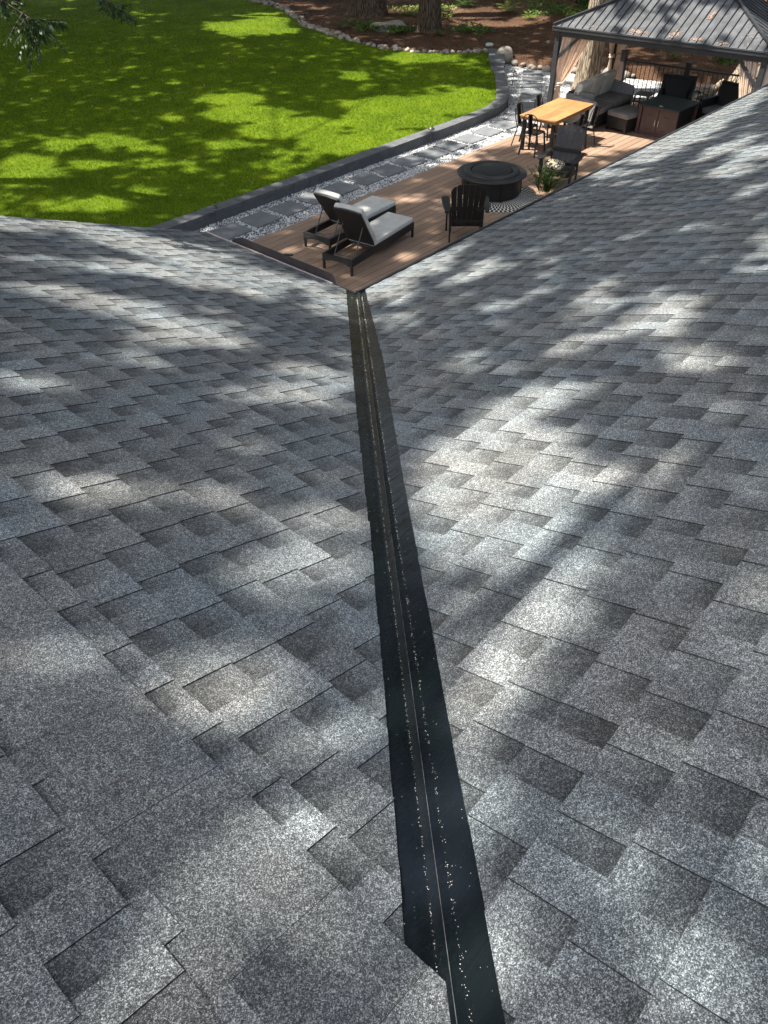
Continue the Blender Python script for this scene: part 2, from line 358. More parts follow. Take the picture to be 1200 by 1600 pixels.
def shingle_slope(name, P, courses, srange, cuts, seed, plain=(), flip=False):
    """real tabs: each course a row of recessed and raised tabs, every butt 4 mm above the next row"""
    rd = random.Random(seed); V = []; F = []; tone = []; low = []; uvs = []
    for ci, (a0, a1) in enumerate(courses):
        s0, s1 = srange(a0, a1); s = s0-rd.random()*.4; raised = rd.random() < .5
        shingle_tone = rd.random(); nxt = s+rd.uniform(.4, 1.0)
        jl = rd.uniform(-.004, .004); isplain = ci in plain
        while s < s1:
            if isplain: wd = rd.uniform(.16, .42); raised = True
            elif raised: wd = rd.choice([.08, .09, .095, .10, .11, .125])*rd.uniform(.94, 1.06)
            else: wd = rd.choice([.07, .08, .09, .10, .11])*rd.uniform(.92, 1.08)
            if s > nxt: shingle_tone = rd.random(); nxt = s+1.0
            tn = min(1, max(0, .35*shingle_tone+.65*rd.random()+(.06 if raised else -.02)))
            if isplain: tn = .15+.7*rd.random()
            e0, e1 = s, s+wd-.0012; top = .0034 if raised else .0
            if isplain: top = .004+.0025*rd.random()
            drop = rd.uniform(-.0008, .0008)
            poly = [(a0-.012, e0, 0.0), (a1+drop, e0, 1.0), (a1+drop+rd.uniform(-.0008, .0008), e1, 1.0), (a0-.012, e1, 0.0)]
            for c in cuts: poly = clip(poly, lambda p, c=c: c(p, ci, jl))
            if len(poly) >= 3:
                b = len(V); n = len(poly); L = a1-a0
                for (a, q, v) in poly:
                    V.append(P(a, q, top+.0045*max(0, v)+.001))
                for (a, q, v) in poly: V.append(P(a, q, -.006))
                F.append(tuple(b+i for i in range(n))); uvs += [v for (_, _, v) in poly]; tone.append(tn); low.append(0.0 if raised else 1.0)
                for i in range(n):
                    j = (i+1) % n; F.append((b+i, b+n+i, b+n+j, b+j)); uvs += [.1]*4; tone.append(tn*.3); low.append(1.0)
            s += wd; raised = not raised if not isplain else True
    me = bpy.data.meshes.new(name); me.from_pydata(V, [], F); me.materials.append(MAT['shingle'])
    for an, arr in (('tone', tone), ('low', low)):
        a = me.attributes.new(an, 'FLOAT', 'FACE'); a.data.foreach_set('value', arr)
    uv = me.uv_layers.new(name='UVMap'); uu = np.zeros(len(uvs)*2, np.float32); uu[0::2] = uvs; uv.data.foreach_set('uv', uu)
    # outward normals
    bm = bmesh.new(); bm.from_mesh(me); bmesh.ops.recalc_face_normals(bm, faces=bm.faces); bm.to_mesh(me); bm.free(); me.update()
    o = bpy.data.objects.new(name, me); COL.objects.link(o); o.parent = house
    return o
def lerp_tab(x, tab):
    if x <= tab[0][0]: return tab[0][1]
    for (x0, y0), (x1, y1) in zip(tab, tab[1:]):
        if x <= x1: return y0+(y1-y0)*(x-x0)/(x1-x0)
    return tab[-1][1]
# left slope
cl = [(.073-.143*k, .073-.143*(k-1)) for k in range(20, 0, -1)]
cl += [(.073, .111), (.111, .363), (.363, .445)]
k = .445
while k < XE-.02: cl.append((k, min(k+.143, XE+.012))); k += .143
iplain = [i for i, c in enumerate(cl) if abs(c[0]-.111) < 1e-6]
jitter = random.Random(5); jv = [jitter.uniform(-.0012, .0012) for _ in range(200)]
def cutL(p, ci, jl):
    am = cl[ci][1]
    d = -.075 if am < .37 else lerp_tab(am, [(.36, .052), (1.4, .053), (2.3, .072), (4.15, .086)])+jv[ci]
    return (p[1]-p[0]+VO)/1.41421-d
def cutRake(p, ci, jl): return 6.205+jl-p[1]
shingle_slope('roof_slope', PL, cl, lambda a0, a1: (a0-VO-.25, 6.3), [cutL, cutRake], 11, plain=iplain)
# right slope
crr = [(.07+.143*k, .07+.143*(k+1)) for k in range(-22, 28)]
crr.append((crr[-1][1], YE+.012))
def cutR(p, ci, jl):
    d = lerp_tab(crr[ci][1], [(.1, .100), (1.4, .100), (2.3, .108), (2.66, .116), (4.04, .083)])+jv[ci+60]
    return (p[1]-p[0]-VO)/1.41421-d
shingle_slope('roof_slope', PR, crr, lambda a0, a1: (a0+VO-.1, 16.5), [cutR], 23)
# deck sheets beneath the shingles
mb = MB(); x0 = -2.9
mb.add([PL(x0, x0-VO, -.012), PL(XE, YE, -.012), PL(XE, 6.19, -.012), PL(x0, 6.19, -.012),
        PL(x0, x0-VO, -.10), PL(XE, YE, -.10), PL(XE, 6.19, -.10), PL(x0, 6.19, -.10)], [(0,1,2,3), (7,6,5,4), (0,4,5,1), (1,5,6,2), (2,6,7,3), (3,7,4,0)])
y0 = -3.05
mb.add([PR(y0, y0+VO, -.0125), PR(YE, XE, -.0125), PR(YE, 16.5, -.0125), PR(y0, 16.5, -.0125),
        PR(y0, y0+VO, -.10), PR(YE, XE, -.10), PR(YE, 16.5, -.10), PR(y0, 16.5, -.10)], [(3,2,1,0), (4,5,6,7), (1,5,4,0), (2,6,5,1), (3,7,6,2), (0,4,7,3)])
mb.build('roof_deck', MAT['underlay'], house)
# valley flashing: a bent sheet with a raised rib along its middle
prof = [(-.16, -.007), (-.085, -.003), (-.03, .001), (.000, .001), (.004, .002), (.0200, .0115), (.0228, .0115), (.038, .002), (.043, .001), (.095, .001), (.125, -.003), (.20, -.007)]
def VP_(l, q, h):
    # l: x+y-ish parameter (x on the valley line), q: horizontal distance from it
    x = l+q/1.41421; y = l-VO-q/1.41421
    z = ZE+TP*(XE-x) if q < 0 else ZE+TP*(YE-y)
    if 0 < q < .04: z = ZE+TP*(XE-l) + TP*q/1.41421
    return (x, y, z+h)
V = []; F = []; nl = 60
wb = random.Random(3); wob = [wb.uniform(-.0004, .0004) for _ in range(nl+1)]
for i in range(nl+1):
    for (q, h) in prof:
        lend = XE+.014-q/1.41421 if q < 0 else YE+.014+VO+q/1.41421
        lend = min(lend, 9); l = -2.5+(lend+2.5)*i/nl
        V.append(VP_(l, q, h-.001+wob[i]*abs(q)/.16))
m_ = len(prof)
for i in range(nl):
    for j in range(m_-1): F.append((i*m_+j, i*m_+j+1, (i+1)*m_+j+1, (i+1)*m_+j))
fl = npmesh('valley_flashing', V, F, MAT['flash'], house); fl['label'] = 'black sheet metal running down the roof valley, ribbed along its middle'
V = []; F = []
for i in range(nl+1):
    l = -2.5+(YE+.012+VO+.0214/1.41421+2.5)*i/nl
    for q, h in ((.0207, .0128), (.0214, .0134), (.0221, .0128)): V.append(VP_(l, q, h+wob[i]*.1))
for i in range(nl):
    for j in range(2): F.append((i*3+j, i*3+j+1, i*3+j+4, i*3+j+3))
npmesh('crease_highlight', V, F, MAT['crease'], fl)  # thin strip along the rib top, its colour standing in for a highlight
# loose granules caught along the creases
V = []; F = []; gr = random.Random(8)
for i in range(1500):
    l = .2+gr.random()**1.5*4.0; side = gr.random()
    if side < .38: q = gr.gauss(.0015, .0012)
    elif side < .84: q = gr.gauss(.0425, .0018)+abs(gr.gauss(0, .002))*(1.3 if l < .7 else .6)
    else: q = gr.uniform(-.05, .10)
    if 0.004 < q < .038: q = .0425
    x, y, z = VP_(l, q, .003); e = gr.uniform(.0004, .0010)*(1 if side < .84 else .8)*(1+.25*l); b = len(V)
    for dx, dy, dz in ((1, 0, 0), (0, 1, 0), (-1, 0, 0), (0, -1, 0), (0, 0, 1.3)): V.append((x+dx*e, y+dy*e*gr.uniform(.7, 1.3), z+dz*e))
    F += [(b, b+1, b+4), (b+1, b+2, b+4), (b+2, b+3, b+4), (b+3, b, b+4)]
g_ = npmesh('granules', V, F, MAT['granule'], house); g_['kind'] = 'stuff'
# drip edges, fascia, walls, splash guard
mb = MB(); mb.bar((XE+.018, YE+.30, ZE-.006), (XE+.018, 6.2, ZE-.006), .012, .03); mb.build('eave_trim', MAT['drip_pale'], house)
mb = MB(); mb.bar((XE+.034, YE+.04, ZE-.030), (XE+.034, 6.2, ZE-.030), .02, .05); mb.bar((XE+.02, 6.175, ZE-.05), (-2.9, 6.175, ZE-.04+TP*(XE+2.9)), .02, .05); mb.build('eave_trim', MAT['drip'], house)
mb = MB(); mb.bar((XE+.03, YE+.024, ZE-.010), (16.5, YE+.024, ZE-.010), .022, .055); mb.build('eave_trim', MAT['drip'], house)
mb = MB(); mb.box((.45, 4.5, (ZE-.12)/2), (6.7, 2.8, ZE-.3)); mb.box((8, .3, (ZE-.12)/2-.01), (16.5, 6.7, ZE-.3))
mb.build('wall', MAT['siding'], house)
mb = MB(); hs = .092; pts = [(5.86, .0), (5.80, hs*.55), (5.68, hs)]
pts += [(4.50, hs), (4.47, hs*.93), (4.448, hs*.74), (4.44, hs*.4), (4.44, 0)]
T = Matrix(((0, 0, 1, XE+.052), (1, 0, 0, 0), (0, 1, 0, ZE-.02), (0, 0, 0, 1)))
mb.prism(pts, 0, .003, T); sg = mb.build('splash_guard', MAT['splash'], house)
sg['label'] = 'dark brown metal splash guard with a rounded end, standing along the short eave'
mb = MB(); mb.bar((XE+.058, 5.08, ZE+hs-.02), (XE+.075, 5.00, ZE+hs-.008), .02, .014); mb.build('bracket', MAT['drip'], sg)

# ============================================================ GROUND
WIN = [(-8, 11.97), (15.79, 11.97), (16.64, 11.99), (17.58, 12.06), (18.3, 12.32), (18.94, 12.75), (20.39, 13.82), (21.17, 14.54), (22.75, 15.72)]
WOUT = [(-8, 11.68), (15.4, 11.68), (16.7, 11.70), (17.7, 11.77), (18.5, 12.04), (19.16, 12.48), (20.58, 13.59), (21.42, 14.24), (22.95, 15.33)]
ROCKL = [(22.75, 15.95), (22.1, 16.4), (21.46, 17.4), (21.03, 18.67), (21.33, 20.68), (22.02, 23.43), (22.9, 24.8), (24.06, 26.84), (24.43, 28.8), (24.9, 31.5)]
ROCKR = [(22.62, 14.75), (22.45, 14.2), (22.40, 13.8), (22.55, 13.35), (22.75, 12.9), (22.95, 12.4), (23.1, 11.8), (23.5, 11.0)]
LAWN = WIN+ROCKL+[(25.5, 36), (24, 50), (-24, 50), (-24, 11.97)]
MULCH = [(22.9, 15.7)]+ROCKL+[(25.5, 36), (28, 60), (70, 60), (70, -30), (23.8, -30), (23.9, 6), (23.6, 10.5)]+ROCKR[::-1]
def vnoise(x, y, s, seed=0):
    r_ = np.random.default_rng(seed); g = r_.random((64, 64)); x = np.asarray(x)/s+20; y = np.asarray(y)/s+20
    xi = np.floor(x).astype(int); yi = np.floor(y).astype(int); fx = x-xi; fy = y-yi; fx = fx*fx*(3-2*fx); fy = fy*fy*(3-2*fy)
    G_ = lambda a, b: g[a % 64, b % 64]
    return (G_(xi, yi)*(1-fx)+G_(xi+1, yi)*fx)*(1-fy)+(G_(xi, yi+1)*(1-fx)+G_(xi+1, yi+1)*fx)*fy
xs = np.concatenate([np.linspace(-150, -12, 12), np.arange(-10, 18, 1.0), np.arange(18, 44, .2), np.linspace(45, 200, 20)])
ys = np.concatenate([np.linspace(-150, -7, 12), np.arange(-5, 38, .25), np.linspace(40, 200, 20)])
X, Y = np.meshgrid(xs, ys, indexing='ij')
mm = inpoly(X, Y, MULCH) | (X > 60) ; ll = inpoly(X, Y, LAWN)
Z = np.where(mm, .14+.10*vnoise(X, Y, 1.7, 1)+.05*vnoise(X, Y, .55, 2)+np.clip(X-27, 0, 60)*.035, np.where(ll, .08, -.12))
nx, ny = X.shape; V = np.stack([X.ravel(), Y.ravel(), Z.ravel()], 1)
I = np.arange(nx*ny).reshape(nx, ny); F = np.stack([I[:-1, :-1].ravel(), I[1:, :-1].ravel(), I[1:, 1:].ravel(), I[:-1, 1:].ravel()], 1)
tag(npmesh('ground', V, F, MAT['mulch'], smooth=True), kind='structure')
def flat(name, poly, z, mat, kind='structure'):
    me = bpy.data.meshes.new(name); bm = bmesh.new(); vs_ = [bm.verts.new((p[0], p[1], z)) for p in poly]
    es = [bm.edges.new((vs_[i], vs_[(i+1) % len(vs_)])) for i in range(len(vs_))]
    bmesh.ops.triangle_fill(bm, edges=es, use_beauty=True, normal=(0, 0, 1)); bmesh.ops.recalc_face_normals(bm, faces=bm.faces)
    for f in bm.faces:
        if f.normal.z < 0: f.normal_flip()
    bm.to_mesh(me); bm.free(); me.materials.append(mat); o = bpy.data.objects.new(name, me); COL.objects.link(o); return tag(o, kind=kind)
flat('lawn', LAWN, .165, MAT['lawn'])
GRAVEL = [(-8, 10.5), (17.0, 10.5), (21.5, 10.55), (21.55, 3.2), (23.9, 3.2), (23.85, 6), (23.5, 10.5)]+[(x-.05, y) for x, y in ROCKR[::-1][1:]]+[(22.9, 15.3)]+WOUT[::-1][1:]
flat('gravel_path', GRAVEL, -.016, MAT['gravelbed'])
# gravel stones
def scatter(poly, box, n, seed):
    r_ = np.random.default_rng(seed); x = r_.uniform(box[0], box[1], n); y = r_.uniform(box[2], box[3], n); k_ = inpoly(x, y, poly); return x[k_], y[k_], r_
def stones(name, x, y, z, smin, smax, mat, r_, parent=None):
    n = len(x); base = np.array([(1, 0, 0), (0, 1, 0), (-1, 0, 0), (0, -1, 0), (0, 0, 1), (0, 0, -1)], float)
    sc = r_.uniform(smin, smax, (n, 1, 1)); P = base[None]*sc*np.array([1.0, .8, .65])[None, None]
    P = P*r_.uniform(.7, 1.25, (n, 6, 1)); a = r_.uniform(0, 6.28, n); ca, sa = np.cos(a), np.sin(a)
    px = P[:, :, 0]*ca[:, None]-P[:, :, 1]*sa[:, None]; py = P[:, :, 0]*sa[:, None]+P[:, :, 1]*ca[:, None]
    ti = r_.uniform(-.6, .6, n); pz = P[:, :, 2]+px*ti[:, None]
    V = np.stack([px+x[:, None], py+y[:, None], pz+z[:, None]], 2).reshape(-1, 3)
    f = np.array([(0, 1, 4), (1, 2, 4), (2, 3, 4), (3, 0, 4), (1, 0, 5), (2, 1, 5), (3, 2, 5), (0, 3, 5)])
    F = (f[None]+(np.arange(n)*6)[:, None, None]).reshape(-1, 3); tn = np.repeat(r_.random(n), 8)
    return npmesh(name, V, F, mat, parent, attrs={'tone': tn})
x, y, r_ = scatter(GRAVEL, (6.5, 24, 3.2, 15.4), 330000, 3)
keep = ~((y < 10.5) & (x < 21.5)) & ~((x > 22.6) & (y < 9)); x, y = x[keep], y[keep]
tag(stones('gravel', x, y, -.012+r_.uniform(0, .010, len(x)), .011, .022, MAT['gravel'], r_), 'white and grey crushed stone of the garden path', 'gravel', kind='stuff')
# lawn blades
def blades(name, x, y, z0, hmin, hmax, wd, mat, r_, per=3, parent=None, lean=.6):
    n = len(x)*per; x = np.repeat(x, per)+r_.normal(0, .012, n); y = np.repeat(y, per)+r_.normal(0, .012, n); h = r_.uniform(hmin, hmax, n)
    a = r_.uniform(0, 6.28, n); la = r_.uniform(0, 6.28, n); ln = r_.uniform(0, lean, n)*h; w_ = wd*r_.uniform(.7, 1.3, n)
    p0 = np.stack([x-np.cos(a)*w_, y-np.sin(a)*w_, np.full(n, z0)], 1); p1 = np.stack([x+np.cos(a)*w_, y+np.sin(a)*w_, np.full(n, z0)], 1)
    p2 = np.stack([x+np.cos(la)*ln, y+np.sin(la)*ln, z0+h], 1); V = np.stack([p0, p1, p2], 1).reshape(-1, 3)
    F = np.arange(3*n).reshape(n, 3); return npmesh(name, V, F, mat, parent, attrs={'tone': r_.random(n)})
r_ = np.random.default_rng(12); N = 420000
x = r_.uniform(4, 25.5, N); y = r_.uniform(11.97, 44, N); k_ = inpoly(x, y, LAWN) & (y-12 < (x-3)*2.6+1) & (r_.random(N) < np.clip(1.25-(x+y-18)/34, .35, 1)); x, y = x[k_], y[k_]
far = (x+y > 34)
BL = [blades('grass', x, y, .16, .025, .055, .0055, MAT['grass'], r_)]
tag(BL[0], 'short bright green mown grass of the lawn', 'grass', kind='stuff')
# retaining wall
wallo = tag(empty('garden_wall', (15, 11.8, 0)), 'low curved wall of dark grey concrete blocks between lawn and gravel path', 'wall')
def resample(pl, step):
    o = []; 
    for (a, b) in zip(pl, pl[1:]):
        L = math.dist(a, b); n = max(1, round(L/step))
        for i in range(n): o.append((a[0]+(b[0]-a[0])*i/n, a[1]+(b[1]-a[1])*i/n))
    return o+[pl[-1]]
def nearest_on(pl, p):
    best = None
    for a, b in zip(pl, pl[1:]):
        ax, ay = a; bx, by = b; L2 = (bx-ax)**2+(by-ay)**2; t = max(0, min(1, ((p[0]-ax)*(bx-ax)+(p[1]-ay)*(by-ay))/L2)); q = (ax+t*(bx-ax), ay+t*(by-ay)); d = math.dist(p, q)
        if best is None or d < best[0]: best = (d, q)
    return best[1]
ci_ = resample(WIN, .45); mcap = MB(); mb = MB(); rr = random.Random(4)
for a, b in zip(ci_, ci_[1:]):
    if a[0] > 21.3: continue
    oa, ob = nearest_on(WOUT, a), nearest_on(WOUT, b); g = .006
    lerp2 = lambda p, q, t: (p[0]+(q[0]-p[0])*t, p[1]+(q[1]-p[1])*t)
    tz = rr.uniform(-.002, .002)
    mcap.prism([lerp2(oa, ob, g), lerp2(oa, ob, 1-g), lerp2(a, b, 1-g), lerp2(a, b, g)], .115, .2+tz)
    cx = lambda p, q: lerp2(p, q, .05)
    mb.prism([cx(oa, a), cx(ob, b), cx(b, ob), cx(a, oa)], -.1, .112)
def wl(o, p=None):
    o.parent = wallo; o.matrix_parent_inverse = Matrix.Translation((-15, -11.8, 0)); return o
wl(mcap.build('wall_cap', MAT['cap'], bevel=.006)); wl(mb.build('wall_block', MAT['cap'], bevel=.004))
mb = MB(); mb.prism([(21.45, 14.22), (22.93, 15.28), (22.72, 15.75), (21.22, 14.60)], -.1, .30); mb.prism([(22.95, 15.31), (22.99, 15.34), (22.78, 15.80), (22.74, 15.77)], -.1, .12)
wl(mb.build('end_block', MAT['cap'], bevel=.012))['label'] = 'taller block closing the far end of the wall'
# deck
mb = MB(); y = 10.52; rr = random.Random(9); k = 0
while y > 3.8:
    mb_t = []; x = 4.0; ends = [21.45]
    off = rr.choice([9.5, 12.3, 14.6, 17.2]); cuts = sorted({off})+[21.45]; xa = 3.9
    for xb in cuts:
        mb.t = rr.random(); mb.box(((xa+xb)/2, y-.081, -.0125+rr.uniform(-.0006, .0006)), (xb-xa-.003, .158, .025)); xa = xb
    y -= .168
dk = mb.build('deck', MAT['deck'], tone=True); m = dk.modifiers.new('b', 'BEVEL'); m.width = .003; m.segments = 1
tag(dk, kind='structure')
mb = MB(); mb.box((12.7, 7.16, -.16), (17.4, 6.7, .24)); tag(mb.build('deck_base', MAT['deckdark']), kind='structure')
# stepping stones
def slab(xc, yc, rz, w_, d_, label, jig):
    e = MB(); hw, hd = w_/2-.012, d_/2-.012
    e.prism([(-hw+jig[0], -hd+jig[1]), (hw+jig[2], -hd-jig[0]), (hw-jig[1], hd+jig[3]), (-hw-jig[3], hd+jig[2])], -.05, .022+jig[0]*.2)
    o = e.build('stepping_stone', MAT['slab'], bevel=.005); o.location = (xc, yc, 0); o.rotation_euler = (0, 0, rz)
    return tag(o, label, 'paving stone', 'stepping stones of the gravel path')
rr = random.Random(21)
lab_near = {0: 'square grey stepping stone half hidden under the roof edge', 1: 'square grey stepping stone next to the one under the roof edge'}
xs_ = [12.66+.73*i for i in range(-6, 7)]
names = ['grey stepping stone cut off by the corner of the roof, first of the straight run', 'grey stepping stone by the end of the deck, second of the straight run',
 'grey stepping stone beside the near path light, third of the straight run', 'grey stepping stone fourth from the roof, left of the far lounger',
 'grey stepping stone fifth from the roof, behind the far lounger back', 'grey stepping stone sixth from the roof, past the two loungers',
 'grey stepping stone seventh from the roof along the straight run', 'grey stepping stone eighth from the roof along the straight run',
 'grey stepping stone ninth from the roof, level with the fire pit', 'grey stepping stone tenth from the roof, by the middle path light',
 'grey stepping stone eleventh from the roof along the straight run', 'grey stepping stone twelfth from the roof, near the dining chairs',
 'grey stepping stone ending the straight run where the path bends']
for i, xx in enumerate(xs_):
    slab(xx, 11.14+rr.uniform(-.015, .015), R(rr.uniform(-1.5, 1.5)), .60, .585, names[i], [rr.uniform(-.012, .012) for _ in range(4)])
slab(17.75, 11.24, R(12), .62, .50, 'wedge of grey stone turning the bend behind the dining chairs', [0, .02, 0, -.02])
fs = [(22.71, 14.01), (22.06, 13.6), (21.39, 13.18), (20.75, 12.78), (20.14, 12.4), (19.61, 12.07), (19.02, 11.69), (18.42, 11.42)]
fn = ['farthest grey stepping stone at the river rock edge', 'second grey stepping stone from the river rock edge', 'third grey stepping stone from the river rock edge',
      'fourth grey stepping stone from the river rocks, by the far path light', 'fifth grey stepping stone from the river rocks', 'sixth grey stepping stone from the river rocks, beside the tent post',
      'seventh grey stepping stone from the river rocks, behind a dining chair', 'eighth grey stepping stone from the river rocks, at the bend']
for (xx, yy), nm in zip(fs, fn):
    slab(xx, yy, R(32), .56, .60, nm, [rr.uniform(-.01, .01) for _ in range(4)])
# river rocks
def rock_mesh(seed, mat, sub=3, sq=(1, .8, .6), rough=.16):
    bm = bmesh.new(); bmesh.ops.create_icosphere(bm, subdivisions=sub, radius=1); rd = random.Random(seed)
    dirs = [(Vector((rd.gauss(0, 1), rd.gauss(0, 1), rd.gauss(0, 1))).normalized(), rd.uniform(-1, 1), rd.uniform(1, 3)) for _ in range(9)]
    for v in bm.verts:
        n_ = v.co.normalized(); d = 1+sum(a*math.sin(f*n_.dot(q)*2.2) for q, a, f in dirs)*rough*.35; v.co = Vector((n_.x*sq[0]*d, n_.y*sq[1]*d, n_.z*sq[2]*d))
    me = bpy.data.meshes.new('rock'); bm.to_mesh(me); bm.free(); me.materials.append(mat); me.polygons.foreach_set('use_smooth', [True]*len(me.polygons)); return me
RM = [rock_mesh(s_, MAT['rock'], 2, (1, rr.uniform(.7, .95), rr.uniform(.55, .8))) for s_ in range(7)]
def rock(x, y, z, s_, label, group=None, me=None, cat='rock'):
    o = bpy.data.objects.new('river_rock', me or rr.choice(RM)); COL.objects.link(o); o.location = (x, y, z); o.scale = (s_, s_*rr.uniform(.85, 1.1), s_*rr.uniform(.8, 1.1))
    o.rotation_euler = (rr.uniform(-.2, .2), rr.uniform(-.2, .2), rr.uniform(0, 6.3)); return tag(o, label, cat, group)
cnt = 0
for pl, step, rows, grp, lb in ((ROCKL, .20, 2, 'river rocks edging the lawn', 'small tan river rock in the row edging the far side of the lawn'), (ROCKR, .24, 1, 'river rocks ending the gravel path', 'rounded river rock in the row closing the far end of the gravel path')):
    for (px_, py_) in resample(pl, step):
        far_ = (py_ > 19)
        for rw in range(rows+(1 if (rows == 2 and py_ > 19.5) else 0)):
            if rw and rr.random() < .25: continue
            off = rw*.15
            rock(px_+off*.93+rr.uniform(-.05, .05), py_+off*.2+rr.uniform(-.08, .08), .16+rr.uniform(0, .05)+(-.12 if rows == 1 else 0), rr.uniform(.062, .125)*(1.25 if rows == 1 else 1), lb, grp); cnt += 1
BM = [rock_mesh(50+i, MAT['boulder'], 4, sq, rg) for i, (sq, rg) in enumerate([((1, .92, .9), .1), ((1, .6, .45), .28), ((1, .7, .6), .25)])]
rock(22.55, 14.98, .22, .27, 'large round boulder at the end of the block wall', me=BM[0], cat='boulder')
rock(23.4, 20.5, .26, .62, 'long grey boulder between the two trees behind the lawn', me=BM[1], cat='boulder').rotation_euler = (0, 0, R(-60))
rock(20.35, 10.75, .12, .34, 'rough stone at the foot of the tall tree by the tent', me=BM[2], cat='boulder')
rock(22.6, 11.2, .14, .36, 'pale stone on the gravel just behind the railing', me=BM[2], cat='boulder')
rock(23.2, 8.7, .10, .30, 'tan rock in the bark bed behind the railing, left of the leaning trunk', me=BM[1], cat='boulder')
rock(26.6, 12.2, .33, .28, 'tan rock far back in the bark bed, seen beneath the tent roof', me=BM[1], cat='boulder')
rock(22.9, 6.9, .16, .26, 'stone at the foot of the leaning trunk', me=BM[2], cat='boulder')
for i, (xx, yy, s_) in enumerate([(25.2, 14.4, .12), (25.6, 14.1, .15), (25.9, 13.7, .11), (24.9, 14.9, .09), (26.2, 13.9, .16), (27.2, 14.4, .13)]):
    rock(xx, yy, .24, s_, 'small pale stone lying in the bark bed left of the tent corner', 'stones in the bark bed')
mb = MB(); mb.lathe([(.0, .075), (.10, .07), (.125, .05), (.125, 0)], 20); o = mb.build('utility_lid', MAT['lid'], smooth=True); o.location = (23.5, 16.25, .2); tag(o, 'pale green plastic lid in the bark near the wall end', 'lid')
# leaf litter and chips
x, y, r_ = scatter(MULCH, (20.5, 40, 3, 36), 60000, 6); zz = .16+.10*vnoise(x, y, 1.7, 1)+.05*vnoise(x, y, .55, 2)+np.clip(x-27, 0, 60)*.035
lo = stones('leaf_litter', x, y, zz, .006, .024, MAT['litter'], r_); tag(lo, 'dry leaves and bark chips scattered over the planting bed', 'leaf litter', kind='stuff')
r_ = np.random.default_rng(77); n = 46; x = r_.uniform(8, 22, n); y = r_.uniform(12.4, 26, n); k_ = inpoly(x, y, LAWN); x, y = x[k_], y[k_]
lo = stones('fallen_leaf', x, y, np.full(len(x), .215), .016, .035, MAT['dryleaf'], r_); tag(lo, 'stray dry leaves lying on the lawn', 'leaves', kind='stuff')

# ============================================================ FURNITURE
def P_(mb, name, mat, t, **k): return mb.build(name, mat, t, **k)
# ---- sun loungers (local: x from the head end to the foot, y to the left)
def make_lounger(tx=.30, tz=.92):
    t = empty('sun_lounger'); L, W_ = 1.93, .60
    mb = MB()
    for sy in (-1, 1): mb.box((L/2, sy*(W_/2-.018), .205), (L, .036, .115))
    mb.box((.018, 0, .225), (.036, W_-.075, .075)); mb.box((L-.018, 0, .205), (.036, W_-.075, .115))
    # arched apron at the head end
    for i in range(8):
        y = -W_/2+.04+(i+.5)*(W_-.08)/8; d = .045*(abs(2*(i+.5)/8-1))**2; mb.box((.018, y, .188-d/2), (.034, (W_-.08)/8, .002+d))
    P_(mb, 'frame', MAT['wickerdark'], t, bevel=.006)
    mb = MB(); mb.box((1.30, 0, .235), (1.20, W_-.08, .03)); P_(mb, 'seat_base', MAT['wickerdark'], t)
    for sx in (.02, L-.02):
        for sy in (-1, 1):
            mb = MB(); mb.box((sx, sy*(W_/2-.02), .085), (.034, .034, .17)); P_(mb, 'leg', MAT['black'], t)
    # back: hinge at x=.70, top at x=.38, z=.93
    hx, hz = .70, .26; d = Vector((tx-hx, 0, tz-hz)); ln = d.length; d.normalize(); nn = Vector((d.z, 0, -d.x))
    Mx = Matrix(((d.x, 0, nn.x), (0, 1, 0), (d.z, 0, nn.z)))
    def arch(w_, l_, th, off, arch_=.028, n=10):
        mbb = MB(); poly = [(0, -w_/2), (l_-arch_, -w_/2)]+[(l_-arch_+arch_*(1-(2*i/n-1)**2), -w_/2+w_*i/n) for i in range(1, n)]+[(l_-arch_, w_/2), (0, w_/2)]
        T = Matrix.Translation((hx, 0, hz)) @ Mx.to_4x4(); mbb.prism(poly, off, off+th, T); return mbb
    P_(arch(W_-.06, ln, .03, 0), 'backrest', MAT['wickerdark'], t, bevel=.004)
    P_(arch(W_-.05, ln+.02, .085, .032), 'back_cushion', MAT['cushion'], t, bevel=.022, seg=4)
    mb = MB(); mb.box((1.325, 0, .292), (1.26, W_-.05, .085)); c = P_(mb, 'seat_cushion', MAT['cushion'], t, bevel=.022, seg=4)
    mb = MB()
    for sy in (-1, 1): mb.tube([(.50, sy*.20, .66), (.22, sy*.20, .20)], .010, 6)
    mb.tube([(.22, -.20, .20), (.22, .20, .20)], .010, 6); mb.tube([(.12, -.27, .185), (.30, -.27, .185)], .010, 6); mb.tube([(.12, .27, .185), (.30, .27, .185)], .010, 6); mb.tube([(.12, -.27, .185), (.12, .27, .185)], .009, 6)
    P_(mb, 'back_support', MAT['gmetal'], t); return t
lg = make_lounger(); lg.location = (8.33, 8.45, 0); lg.rotation_euler = (0, 0, R(8.3))
tag(lg, 'black wicker sun lounger with grey cushions, nearer to the roof edge', 'sun lounger', 'two sun loungers side by side')
l2 = make_lounger(.28, .84); l2.location = (8.73, 9.33, 0); l2.rotation_euler = (0, 0, R(5)); tag(l2, None, 'sun lounger', 'two sun loungers side by side'); l2['label'] = 'black wicker sun lounger with grey cushions, on the side of the gravel path'
